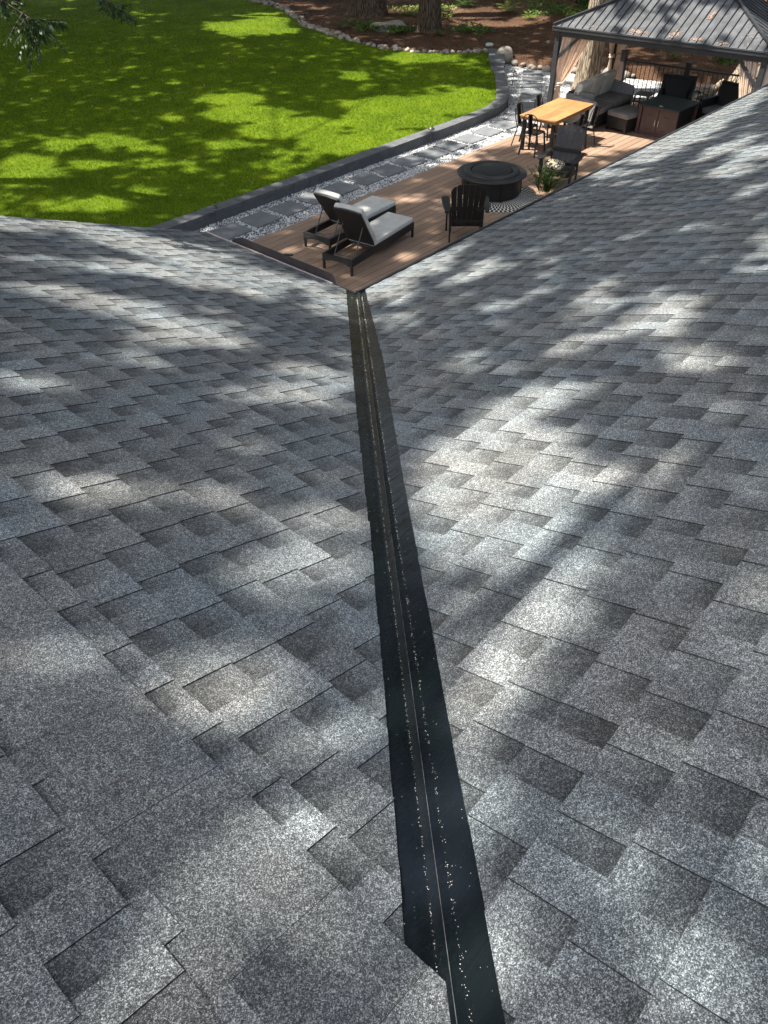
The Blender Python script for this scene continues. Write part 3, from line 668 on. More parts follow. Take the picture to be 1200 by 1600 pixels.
# ---- adirondack chairs (local x forward, origin between the rear legs)
def make_adirondack(mat, w_=.56, rec=.20, htop=.97, nsl=6):
    t = empty('adirondack_chair')
    # back slats, fanned, with a rounded crown
    back = MB(); z0 = .26; hw = w_*.5
    half = lambda u: hw*(.82+.22*u)                       # half width of the fan at height fraction u
    for i in range(nsl):
        ca, cb = -1+2*i/nsl+.012, -1+2*(i+1)/nsl-.012; NC, NR = 3, 7; grid = []
        for q in range(NR):
            for k in range(NC+1):
                c = ca+(cb-ca)*k/NC; top = htop-.035*abs(c)**2-.10*abs(c)**4.5; u = q/(NR-1); z = z0+(top-z0)*u; un = (z-z0)/(htop-z0)
                if q == NR-1:
                    e_ = abs(k/NC-.5)*2; z -= .012*e_**3
                grid.append((.06-(rec+.04)*un-.035*(1-c*c)*math.sin(un*3.0), c*half(un), z))
        m_b = len(grid); off = [(p[0]+.018, p[1], p[2]) for p in grid]; fs = []; W1 = NC+1
        for q in range(NR-1):
            for k in range(NC):
                a_ = q*W1+k; fs += [(a_, a_+1, a_+W1+1, a_+W1), (m_b+a_, m_b+a_+W1, m_b+a_+W1+1, m_b+a_+1)]
            fs += [(q*W1, (q+1)*W1, m_b+(q+1)*W1, m_b+q*W1), (q*W1+NC, m_b+q*W1+NC, m_b+(q+1)*W1+NC, (q+1)*W1+NC)]
        for k in range(NC): fs += [(k, m_b+k, m_b+k+1, k+1), ((NR-1)*W1+k, (NR-1)*W1+k+1, m_b+(NR-1)*W1+k+1, m_b+(NR-1)*W1+k)]
        back.add(grid+off, fs)
    P_(back, 'backrest', mat, t)
    mb = MB(); mb.box((-.045, 0, .60), (.030, w_*.98, .07)); mb.box((.022, 0, .36), (.035, w_*.9, .06)); P_(mb, 'back_rail', mat, t, bevel=.004)
    mb = MB()
    for i in range(6):
        x = .09+i*.088; mb.box((x, 0, .275+.020*i-(.02 if i == 5 else 0)), (.078, w_-.06, .022), Matrix.Rotation(R(-11 if i < 5 else 25), 3, 'Y'))
    mb.box((.585, 0, .325), (.022, w_-.04, .10)); P_(mb, 'seat', mat, t, bevel=.003)
    for sy in (-1, 1):
        mb = MB(); y = sy*(w_/2+.045); pts = [(-.12, -.03), (.10, -.055), (.48, -.075), (.60, -.065), (.63, -.02), (.63, .03), (.58, .075), (.30, .070), (-.02, .04), (-.12, .03)]
        mb.prism([(px_, y+py_*sy) for px_, py_ in (pts if sy > 0 else pts)], .555, .58); P_(mb, 'armrest', mat, t, bevel=.006)
        mb = MB(); mb.bar((.555, sy*(w_/2+.01), 0), (.535, sy*(w_/2+.01), .556), .085, .030, up=(0, 1, 0)); mb.bar((.575, sy*(w_/2+.035), .30), (.575, sy*(w_/2+.035), .556), .05, .03, up=(0, 1, 0)); P_(mb, 'leg', mat, t, bevel=.004)
        mb = MB(); mb.bar((.0, sy*(w_/2-.02), .0), (.02, sy*(w_/2-.02), .56), .065, .028, up=(0, 1, 0)); P_(mb, 'leg', mat, t, bevel=.004)
        mb = MB(); mb.bar((.56, sy*(w_/2-.03), .325), (-.02, sy*(w_/2-.03), .21), .028, .085); P_(mb, 'side_rail', mat, t, bevel=.004)
    return t
ch = make_adirondack(MAT['adir2'], .60, .19, 1.05, 6); ch.location = (10.70, 7.60, 0); ch.rotation_euler = (0, 0, R(40.5))
tag(ch, 'black slatted garden chair seen from behind, facing the fire pit', 'garden chair')
ch2 = make_adirondack(MAT['adir'], .60, .28, 1.02, 5); ch2.location = (14.50, 7.95, 0); ch2.rotation_euler = (0, 0, R(193))
tag(ch2, 'dark brown slatted garden chair facing the camera beyond the fire pit, with a floral pillow', 'garden chair')
def pillow(loc, rot, d, label):
    bm = bmesh.new(); bmesh.ops.create_uvsphere(bm, u_segments=20, v_segments=12, radius=1)
    for v in bm.verts:
        x, y, z = v.co; f = lambda q: math.copysign(abs(q)**.55, q); v.co = Vector((f(x)*d[0]/2, f(y)*d[1]/2, z*d[2]/2*(1-.25*abs(f(x)*f(y)))))
    me = bpy.data.meshes.new('pillow'); bm.to_mesh(me); bm.free(); me.materials.append(MAT['floral']); me.polygons.foreach_set('use_smooth', [True]*len(me.polygons))
    o = bpy.data.objects.new('pillow', me); COL.objects.link(o); o.location = loc; o.rotation_euler = rot; return tag(o, label, 'pillow')
pillow((14.08, 7.93, .435), (R(4), R(-20), R(10)), (.26, .40, .11), 'floral pillow lying on the seat of the brown garden chair')
pillow((10.90, 8.02, .36), (R(70), 0, R(42)), (.36, .30, .12), 'floral pillow tucked into the black garden chair, its edge showing on the left')
# ---- fire pit on a round mat
t = tag(empty('fire_pit', (12.99, 8.69, 0)), 'large round black steel fire pit with a closed lid and wide rim', 'fire pit')
mb = MB(); mb.lathe([(.58, .03), (.590, .03), (.590, 0.3350), (.60, 0.3800), (.58, 0.3800), (.56, .03)], 64); P_(mb, 'drum', MAT['black'], t, smooth=False)
mb = MB(); mb.lathe([(.53, 0.3900), (.53, 0.4070), (.66, 0.3870), (.690, 0.3850), (.694, 0.3970), (.682, 0.4070), (.60, 0.4200), (.545, 0.4300), (.53, 0.4250)], 72); P_(mb, 'rim', MAT['blackpl'], t, smooth=True)
mb = MB(); mb.lathe([(.545, 0.4200), (.545, 0.4450), (.53, 0.4600), (.43, 0.4600), (.415, 0.4470), (.415, 0.4200)], 72); P_(mb, 'ring', MAT['blackpl'], t, smooth=True)
mb = MB(); mb.lathe([(.0, 0.4750), (.20, 0.4710), (.36, 0.4570), (.395, 0.4470), (.395, 0.4300), (.0, 0.4300)], 64); P_(mb, 'lid', MAT['black'], t, smooth=True)
for a in (20, 200):
    mb = MB(); c, s_ = math.cos(R(a)), math.sin(R(a)); mb.tube([(.39*c-.05*s_, .39*s_+.05*c, .455), (.41*c-.04*s_, .41*s_+.04*c, .478), (.41*c+.04*s_, .41*s_-.04*c, .478), (.39*c+.05*s_, .39*s_-.05*c, .455)], .005, 6); P_(mb, 'handle', MAT['blackpl'], t)
for k in range(5):
    mb = MB(); a = R(k*72+20); mb.box((.585*math.cos(a), .585*math.sin(a), .17), (.05, .03, .34), rotz(a)); P_(mb, 'leg', MAT['black'], t)
mb = MB(); mb.lathe([(0, .0), (.80, .0), (.83, .004), (.80, .010), (0, .010)], 64); o = mb.build('outdoor_mat', MAT['rug'], smooth=False); o.location = (12.86, 8.42, .003); tag(o, 'round black and cream woven mat beneath the fire pit', 'mat')
# ---- dining table
t = tag(empty('dining_table', (16.54, 9.44, 0), R(3)), 'honey coloured slatted wooden dining table on black legs', 'table')
mb = MB(); rr = random.Random(2)
for half in (-1, 1):
    x0_, x1_ = (-.90, -.006) if half < 0 else (.006, .90)
    for i in range(8):
        y0_ = -.45+i*.1125; mb.t = rr.random(); mb.box(((x0_+x1_)/2+half*.0, y0_+.05625, .722), (x1_-x0_-.10, .1105, .022))
    mb.t = .75; mb.box((x0_+.024 if half < 0 else x1_-.024, 0, .7225), (.047, .90, .024)); mb.t = .95; mb.box((x1_-.024 if half < 0 else x0_+.024, 0, .7225), (.047, .90, .024))
P_(mb, 'tabletop', MAT['wood'], t, tone=True)
mb = MB(); mb.t = .3
for sy in (-1, 1): mb.box((0, sy*.425, .68), (1.74, .03, .055))
for sx in (-1, 1): mb.box((sx*.86, 0, .68), (.03, .82, .055))
P_(mb, 'apron', MAT['wood'], t, tone=True)
for sx in (-1, 1):
    for sy in (-1, 1): mb = MB(); mb.box((sx*.80, sy*.36, .326), (.07, .07, .652)); P_(mb, 'leg', MAT['black'], t, bevel=.003)
# ---- metal cafe chairs
def make_cafe():
    t = empty('metal_chair'); MM = MAT['black']
    mb = MB(); mb.prism([(.02, -.17), (.36, -.19), (.40, -.12), (.40, .12), (.36, .19), (.02, .17), (-.0, .10), (.0, -.10)], .435, .452); P_(mb, 'seat', MM, t, bevel=.006)
    for sy in (-1, 1):
        mb = MB(); mb.bar((.35, sy*.165, .44), (.41, sy*.205, 0), .035, .022); P_(mb, 'leg', MM, t)
        mb = MB(); mb.bar((.04, sy*.15, .44), (-.06, sy*.20, 0), .035, .022); P_(mb, 'leg', MM, t)
    mb = MB(); pts = [(.36, -.19, .45), (.20, -.20, .60), (.02, -.19, .70), (-.05, -.16, .80), (-.07, -.09, .845), (-.072, 0, .855), (-.07, .09, .845), (-.05, .16, .80), (.02, .19, .70), (.20, .20, .60), (.36, .19, .45)]
    pts = [(.02, -.165, .44), (-.03, -.175, .62), (-.055, -.165, .76), (-.068, -.13, .82), (-.072, -.06, .85), (-.073, 0, .855), (-.072, .06, .85), (-.068, .13, .82), (-.055, .165, .76), (-.03, .175, .62), (.02, .165, .44)]
    mb.tube(pts, .011, 8); P_(mb, 'back_frame', MM, t, smooth=True)
    mb = MB(); mb.bar((.0, 0, .44), (-.068, 0, .85), .012, .10, up=(1, 0, 0)); mb.v = mb.v; mb.box((-.035, 0, .645), (.008, .105, .40), Matrix.Rotation(R(-9.5), 3, 'Y')); P_(mb, 'back_slat', MM, t)
    mb = MB(); mb.bar((.38, -.185, .20), (-.02, .18, .22), .012, .012); mb.bar((.38, .185, .205), (-.02, -.18, .225), .012, .012); P_(mb, 'cross_brace', MM, t); return t
cf_ = make_cafe(); G4 = 'metal chairs around the wooden table'
places = [((15.45, 9.42), 4, 'black metal chair at the near end of the wooden table, back to the camera'), ((15.98, 10.05), -84, 'black metal chair on the path side of the table, nearer to the camera'),
          ((16.86, 10.10), -88, 'black metal chair on the path side of the table, nearer to the tent'), ((16.10, 8.62), 92, 'black metal chair on the roof side of the table, right behind the brown garden chair'),
          ((16.92, 8.74), 88, 'black metal chair between the wooden table and the wicker sofa')]
for i, ((x, y), a, lb) in enumerate(places):
    o = cf_ if i == 0 else copy_tree(cf_); o.location = (x, y, 0); o.rotation_euler = (0, 0, R(a)); tag(o, lb, 'chair', G4)
# ---- path lights
def make_light():
    t = empty('path_light'); mb = MB(); mb.tube([(0, 0, -.05), (0, 0, .345)], .011, 8); P_(mb, 'post', MAT['lamp'], t)
    mb = MB(); mb.lathe([(0, .40), (.02, .395), (.075, .345), (.078, .335), (.01, .345)], 20); P_(mb, 'shade', MAT['lamp'], t, smooth=True)
    mb = MB(); mb.tube([(0, 0, .30), (0, 0, .345)], .022, 8); P_(mb, 'lens', MAT['cushpale'], t); return t
pl = make_light()
for i, (x, y, lb) in enumerate([(8.33, 11.58, 'bronze path light nearest the roof, at the foot of the block wall'), (14.7, 11.60, 'bronze path light midway along the block wall'), (20.55, 13.30, 'bronze path light where the wall curves away by the far stepping stones'), (23.2, 9.6, 'bronze garden light behind the black railing')]):
    o = pl if i == 0 else copy_tree(pl); o.location = (x, y, -.02); tag(o, lb, 'path light', 'path lights')

# ============================================================ GAZEBO
ga = R(-4.0)                                   # local x = depth (away), y = width measured back towards +Y
GO = Vector((17.45, 10.35, 0)); GW, GD, GZ, GP = 4.85, 3.65, 2.12, .44
gz = tag(empty('gazebo', GO), 'dark metal garden tent with a standing seam hip roof and tan curtains', 'gazebo')
gz.rotation_euler = (0, 0, R(4.0))
# local frame: +x away from the camera, -y along the front towards the right
def gl(d, w_, z): return (d, -w_, z)
posts = [(.10, .10), (.10, GW-.15), (GD-.15, .10), (GD-.15, GW-.15)]
for d, w_ in posts:
    mb = MB(); mb.box(gl(d, w_, (GZ-.04)/2), (.11, .11, GZ-.04)); mb.box(gl(d, w_, .02), (.17, .17, .04)); P_(mb, 'post', MAT['gmetal'], gz, bevel=.004)
mb = MB(); zb = GZ-.115
mb.box(gl(.10, GW/2, zb), (.07, GW-.1, .15)); mb.box(gl(GD-.15, GW/2, zb), (.07, GW-.1, .15)); mb.box(gl(GD/2, .10, zb+.001), (GD-.2, .07, .148)); mb.box(gl(GD/2, GW-.15, zb+.001), (GD-.2, .07, .148))
P_(mb, 'beam', MAT['gmetal'], gz, bevel=.004)
for d, w_ in posts:
    sd = 1 if d < 1 else -1; sw = 1 if w_ < 1 else -1
    mb = MB(); mb.bar(gl(d, w_+sw*.04, GZ-.62), gl(d, w_+sw*.52, GZ-.17), .06, .06); P_(mb, 'brace', MAT['gmetal'], gz, bevel=.004)
    mb = MB(); mb.bar(gl(d+sd*.04, w_, GZ-.62), gl(d+sd*.52, w_, GZ-.17), .06, .06); P_(mb, 'brace', MAT['gmetal'], gz, bevel=.004)
# gutter-like roof edge
mb = MB()
for (a, b) in ((gl(.0, 0, GZ), gl(.0, GW, GZ)), (gl(GD, 0, GZ), gl(GD, GW, GZ)), (gl(0, 0, GZ+.0005), gl(GD, 0, GZ+.0005)), (gl(0, GW, GZ+.0005), gl(GD, GW, GZ+.0005))):
    mb.bar(Vector(a)+Vector((0, 0, -.045)), Vector(b)+Vector((0, 0, -.045)), .05, .07); mb.bar(Vector(a)+Vector((0, 0, -.004)), Vector(b)+Vector((0, 0, -.004)), .075, .012)
P_(mb, 'roof_edge', MAT['gmetal'], gz, bevel=.003)
hz = GZ+GP*GD/2; r0, r1 = GD/2, GW-GD/2
roof = MB(); th = .025
C0, C1, C2, C3 = gl(0, 0, GZ+.01), gl(0, GW, GZ+.01), gl(GD, GW, GZ+.01), gl(GD, 0, GZ+.01); A0, A1 = gl(GD/2, r0, hz), gl(GD/2, r1, hz)
roof.add([C0, C1, C2, C3, A0, A1], [(0, 1, 5, 4), (2, 3, 4, 5), (3, 0, 4), (1, 2, 5)])
dn = lambda p: (p[0], p[1], p[2]-.03)
roof.add([dn(p) for p in (C0, C1, C2, C3, A0, A1)], [(4, 5, 1, 0), (5, 4, 3, 2), (4, 0, 3), (5, 2, 1)])
P_(roof, 'roof', MAT['groof'], gz)
seams = MB(); sp = .172; n = int(GW/sp)
for i in range(1, n+1):
    w_ = i*sp; dmax = min(w_, GW-w_, GD/2)
    if dmax < .1: continue
    for sgn in (0, 1):
        f = lambda d: d if not sgn else GD-d
        seams.bar(Vector(gl(f(.01), w_, GZ+.022)), Vector(gl(f(dmax), w_, GZ+.022+GP*dmax)), .012, .028)
n = int(GD/sp)
for i in range(1, n+1):
    d = i*sp; wmax = min(d, GD-d)
    if wmax < .1: continue
    for sgn in (0, 1):
        f = lambda w_: w_ if not sgn else GW-w_
        seams.bar(Vector(gl(d, f(.01), GZ+.022)), Vector(gl(d, f(wmax), GZ+.022+GP*wmax)), .012, .028)
P_(seams, 'roof_seam', MAT['gmetal'], gz)
hp = MB()
for a, b in ((C0, A0), (C1, A1), (C2, A1), (C3, A0), (A0, A1)): hp.bar(Vector(a)+Vector((0, 0, .035)), Vector(b)+Vector((0, 0, .035)), .07, .035)
P_(hp, 'hip_cap', MAT['gmetal'], gz)
# dry needles caught on the roof
r_ = np.random.default_rng(31); V = []; F = []; tn = []
for (w0_, d0_, rw, rd_, nn_) in ((1.95, .10, .22, .07, 70), (2.75, .12, .10, .12, 55), (3.25, .10, .14, .06, 40), (3.2, .85, .05, .15, 45), (3.8, .08, .12, .06, 30), (.9, .1, .3, .06, 12), (4.3, .3, .2, .2, 20)):
    for _ in range(nn_):
        w_ = r_.normal(w0_, rw*.5); d = abs(r_.normal(d0_, rd_*.5)); 
        if d < .02 or w_ < d+.1 or w_ > GW-d-.1: continue
        c = Vector(gl(d, w_, GZ+.018+GP*d)); a = r_.uniform(0, 6.28); l_ = r_.uniform(.015, .035); b = len(V)
        V += [c+Vector((math.cos(a)*l_, math.sin(a)*l_, .004+GP*math.cos(a)*l_)), c+Vector((-math.sin(a)*.009, math.cos(a)*.009, .006-GP*math.sin(a)*.009)), c+Vector((-math.cos(a)*l_, -math.sin(a)*l_, .004-GP*math.cos(a)*l_)), c+Vector((math.sin(a)*.009, -math.cos(a)*.009, .006+GP*math.sin(a)*.009))]
        F.append((b, b+1, b+2, b+3)); tn.append(r_.random())
V = (Matrix.Rotation(R(4), 4, 'Z') if False else Matrix.Identity(4)) and V
MAT['needle'] = mat_leaf('dry_needles', (.17, .11, .08), (.34, .24, .18), .1, .8)
o = npmesh('fallen_needles', [tuple(v) for v in V], F, MAT['needle'], gz, attrs={'tone': tn}); o['kind'] = 'stuff'
# curtains: a pleated tube, spread along the beam, tied, then loose
def curtain(base, dirv, spread, ztie, label=None, depth=.09, ztop=2.0, seed=1, hang=.02):
    rd = random.Random(seed); nU, nV = 64, 26; V = []; F = []
    bx, by = base; dx, dy = dirv; ph = [rd.uniform(0, 6.28) for _ in range(5)]
    for j in range(nV+1):
        z = hang+(ztop-hang)*j/nV
        if z > ztie: u_ = (z-ztie)/(ztop-ztie); wd = .14+(spread-.14)*u_**.6; cen = .05+(spread*.5-.02)*u_**.9
        else: u_ = (ztie-z)/(ztie-hang); wd = .10+.16*min(1, u_*1.6); cen = .05+.04*u_
        dp = depth*(.5+.5*min(1, abs(z-ztie)*1.2)); am = .042*min(1, spread/.6)*(.25+.75*min(1, abs(z-ztie)*1.5))
        for i in range(nU+1):
            s_ = i/nU-.5; a = cen+s_*wd; off = am*(math.sin(s_*46+ph[0]+z*.6)+.6*math.sin(s_*27+ph[1]-z*.9))+(dp*.4*math.cos(s_*3.14) if z < ztie+.5 else dp*.3*math.cos(s_*3.14))
            V.append((bx+dx*a-dy*off, by+dy*a+dx*off, z))
    for j in range(nV):
        for i in range(nU): b = j*(nU+1)+i; F.append((b, b+1, b+nU+2, b+nU+1))
    o = npmesh('curtain', V, F, MAT['curtain'], gz, smooth=True); m = o.modifiers.new('s', 'SOLIDIFY'); m.thickness = .004
    if label: o['label'] = label
    mb = MB(); c = (bx+dx*.06-dy*.03, by+dy*.06+dx*.03); 
    ring = [(c[0]+.075*math.cos(a)*1.0, c[1]+.06*math.sin(a), ztie+.01*math.sin(2*a)) for a in [k*math.pi/8 for k in range(17)]]
    mb.tube(ring, .018, 8, False); mb.tube([(p[0], p[1], p[2]-.045) for p in ring], .016, 8, False); mb.build('tie', MAT['curtain'], o, smooth=True)
D2, W2 = GD-.15, GW-.15
curtain((.15, -.18), (0, -1), .70, .98, 'tan curtain gathered at the near left post', seed=2)
curtain((.18, -.06), (1, 0), .36, .98, seed=3)
curtain((D2-.03, -.18), (0, -1), .42, 1.05, 'tan curtain hanging right of the far left post', seed=4)
curtain((D2-.08, -.07), (-1, 0), .50, 1.05, seed=5)
curtain((.15, -(W2-.09)), (0, 1), .40, .98, 'tan curtain gathered at the near right post', seed=6)
curtain((.18, -(W2+.04)), (1, 0), .60, .98, seed=7)
curtain((D2-.03, -(W2-.10)), (0, 1), .45, 1.05, seed=8)
# ---- railing
t = tag(empty('railing', (20.85, 10.15, 0)), 'black balustrade with thin bars along the far side of the deck', 'railing')
ra = Vector((20.78, 10.12, 0)); rdv = Vector((.075, -1, 0)).normalized(); org = Vector((20.85, 10.15, 0))
def rp(s_, z): p = ra+rdv*s_-org; return (p.x, p.y, z)
Lr = 7.2
for s_, h_ in ((0, 1.17), (1.72, 1.10), (4.0, 1.10), (6.3, 1.1)):
    mb = MB(); wd_ = .135 if s_ else .13; mb.box(rp(s_, h_/2), (wd_, wd_, h_)); mb.box(rp(s_, h_+.012), (wd_+.03, wd_+.03, .024)); P_(mb, 'post', MAT['railpost'] if not s_ else MAT['railing'], t, bevel=.004)
for a, b in ((.07, 1.65), (1.79, 3.93), (4.07, 6.23)):
    mb = MB(); mb.bar(rp(a, .985), rp(b, .985), .05, .035); P_(mb, 'top_rail', MAT['railing'], t, bevel=.003)
    mb = MB(); mb.bar(rp(a, .09), rp(b, .09), .035, .03); P_(mb, 'bottom_rail', MAT['railing'], t)
    k = a+.08
    while k < b-.03: mb = MB(); mb.tube([rp(k, .10), rp(k, .97)], .0095, 6); P_(mb, 'baluster', MAT['railing'], t); k += .118
# ---- wicker sofa (runs along x, open to -y), ottoman, side table, club chairs, fire table
t = tag(empty('wicker_sofa', (17.92, 10.05, 0), R(2)), 'grey wicker sofa with loose back cushions under the tent', 'sofa')
def arm(x):
    mb = MB(); mb.prism([(0, 0), (-.82, 0), (-.82, .50), (-.78, .56), (-.05, .66), (0, .66)], x, x+.10, Matrix(((0, 0, 1, 0), (1, 0, 0, 0), (0, 1, 0, .07), (0, 0, 0, 1)))); return mb
P_(arm(0), 'arm', MAT['wickergrey'], t, bevel=.012); P_(arm(1.98), 'arm', MAT['wickergrey'], t, bevel=.012)
mb = MB(); mb.box((1.04, -.04, .41), (1.88, .09, .68)); P_(mb, 'back', MAT['wickerdark'], t, bevel=.01)
mb = MB(); mb.box((1.04, -.45, .19), (1.876, .72, .24)); P_(mb, 'seat_frame', MAT['wickerdark'], t, bevel=.01)
for k in range(2): mb = MB(); mb.box((.575+.93*k, -.46, .385), (.915, .74, .14)); P_(mb, 'seat_cushion', MAT['cushgrey'], t, bevel=.035, seg=4)
for k in range(3): mb = MB(); mb.box((.42+.62*k, -.20, .70), (.60, .18, .50), Matrix.Rotation(R(14), 3, 'X')); P_(mb, 'back_cushion', MAT['cushpale'] if k != 0 else MAT['cushpale'], t, bevel=.06, seg=4)
mb = MB(); mb.box((.21, -.40, .60), (.14, .50, .36), Matrix.Rotation(R(-14), 3, 'Y')); c = P_(mb, 'side_cushion', MAT['cushgrey'], t, bevel=.05, seg=4); c['label'] = 'dark grey cushion against the near arm'
for x in (.05, 2.03):
    for y in (-.05, -.77): mb = MB(); mb.box((x, y, .035), (.05, .05, .07)); P_(mb, 'leg', MAT['black'], t)
t = tag(empty('ottoman', (18.68, 8.75, 0), R(-11)), 'dark wicker footstool with a grey cushion in front of the sofa', 'ottoman')
mb = MB(); mb.box((0, 0, .19), (.74, .60, .24)); P_(mb, 'base', MAT['wickerdark'], t, bevel=.01)
mb = MB(); mb.box((0, 0, .37), (.76, .62, .12)); P_(mb, 'cushion', MAT['cushgrey'], t, bevel=.035, seg=4)
for x in (-.34, .34):
    for y in (-.27, .27): mb = MB(); mb.box((x, y, .035), (.045, .045, .07)); P_(mb, 'leg', MAT['black'], t)
t = tag(empty('side_table', (20.02, 9.02, 0), R(3)), 'small low black table between the sofa and the armchairs', 'side table')
mb = MB(); mb.box((0, 0, .49), (.42, .40, .025)); P_(mb, 'tabletop', MAT['cushgrey'], t, bevel=.008)
for x in (-.18, .18):
    for y in (-.17, .17): mb = MB(); mb.box((x, y, .239), (.025, .025, .478)); P_(mb, 'leg', MAT['black'], t)
def club(loc, rz, lb):
    t = tag(empty('armchair', loc, rz), lb, 'armchair', 'dark armchairs by the railing')
    mb = MB(); mb.box((.36, 0, .20), (.70, .62, .26)); P_(mb, 'seat_frame', MAT['wickerdark'], t, bevel=.01)
    mb = MB(); mb.box((0, 0, .50), (.10, .80, .84), Matrix.Rotation(R(-8), 3, 'Y')); P_(mb, 'back', MAT['wickerdark'], t, bevel=.02)
    for sy in (-1, 1): mb = MB(); mb.box((.36, sy*.36, .32), (.74, .09, .58)); P_(mb, 'arm', MAT['wickerdark'], t, bevel=.015)
    mb = MB(); mb.box((.40, 0, .385), (.62, .60, .12)); P_(mb, 'seat_cushion', MAT['cushgrey'], t, bevel=.035, seg=4)
    mb = MB(); mb.box((.11, 0, .64), (.13, .58, .46), Matrix.Rotation(R(-10), 3, 'Y')); P_(mb, 'back_cushion', MAT['wickerdark'], t, bevel=.04, seg=4)
    for x in (.05, .68):
        for y in (-.33, .33): mb = MB(); mb.box((x, y, .035), (.05, .05, .07)); P_(mb, 'leg', MAT['black'], t)
club((20.48, 8.40, 0), R(200), 'dark wicker armchair by the railing, nearer to the sofa'); club((20.55, 7.02, 0), R(168), 'dark wicker armchair by the railing, nearer to the leaning trunk')
t = tag(empty('fire_table', (19.02, 7.90, 0), R(-2)), 'dark square fire table with two cabinet doors and a black top', 'fire table')
mb = MB(); mb.box((0, 0, .635), (1.10, 1.04, .03)); P_(mb, 'tabletop', MAT['firetop'], t, bevel=.004)
mb = MB(); mb.box((.02, 0, .31), (.90, .86, .60)); P_(mb, 'body', MAT['black'], t)
for y in (-.46, .46):
    for x in (-.46, .46): mb = MB(); mb.box((x, y, .31), (.07, .07, .619)); P_(mb, 'leg', MAT['firetable'], t, bevel=.004)
for z in (.585, .035): mb = MB(); mb.box((-.455, 0, z), (.03, .85, .06)); P_(mb, 'rail', MAT['firetable'], t, bevel=.004)
for sy in (-1, 1):
    mb = MB(); mb.box((-.448, sy*.208, .31), (.02, .405, .485)); d_ = P_(mb, 'door', MAT['firetable'], t, bevel=.003)
    mb = MB(); mb.tube([(-.458, sy*.045, .22), (-.482, sy*.045, .23), (-.482, sy*.045, .36), (-.458, sy*.045, .37)], .006, 6); P_(mb, 'handle', MAT['chrome'], d_)
    for zz_ in (.44, .14):
        for k in range(6): mb = MB(); mb.box((-.4595, sy*(.14+k*.024), zz_), (.003, .010, .030)); P_(mb, 'vent_slot', MAT['black'], d_)
mb = MB(); mb.lathe([(0, .006), (1, .006), (1, 0)], 24); o = P_(mb, 'badge', MAT['chrome'], t); o.scale = (.035, .05, 1); o.location = (-.44, 0, .651)

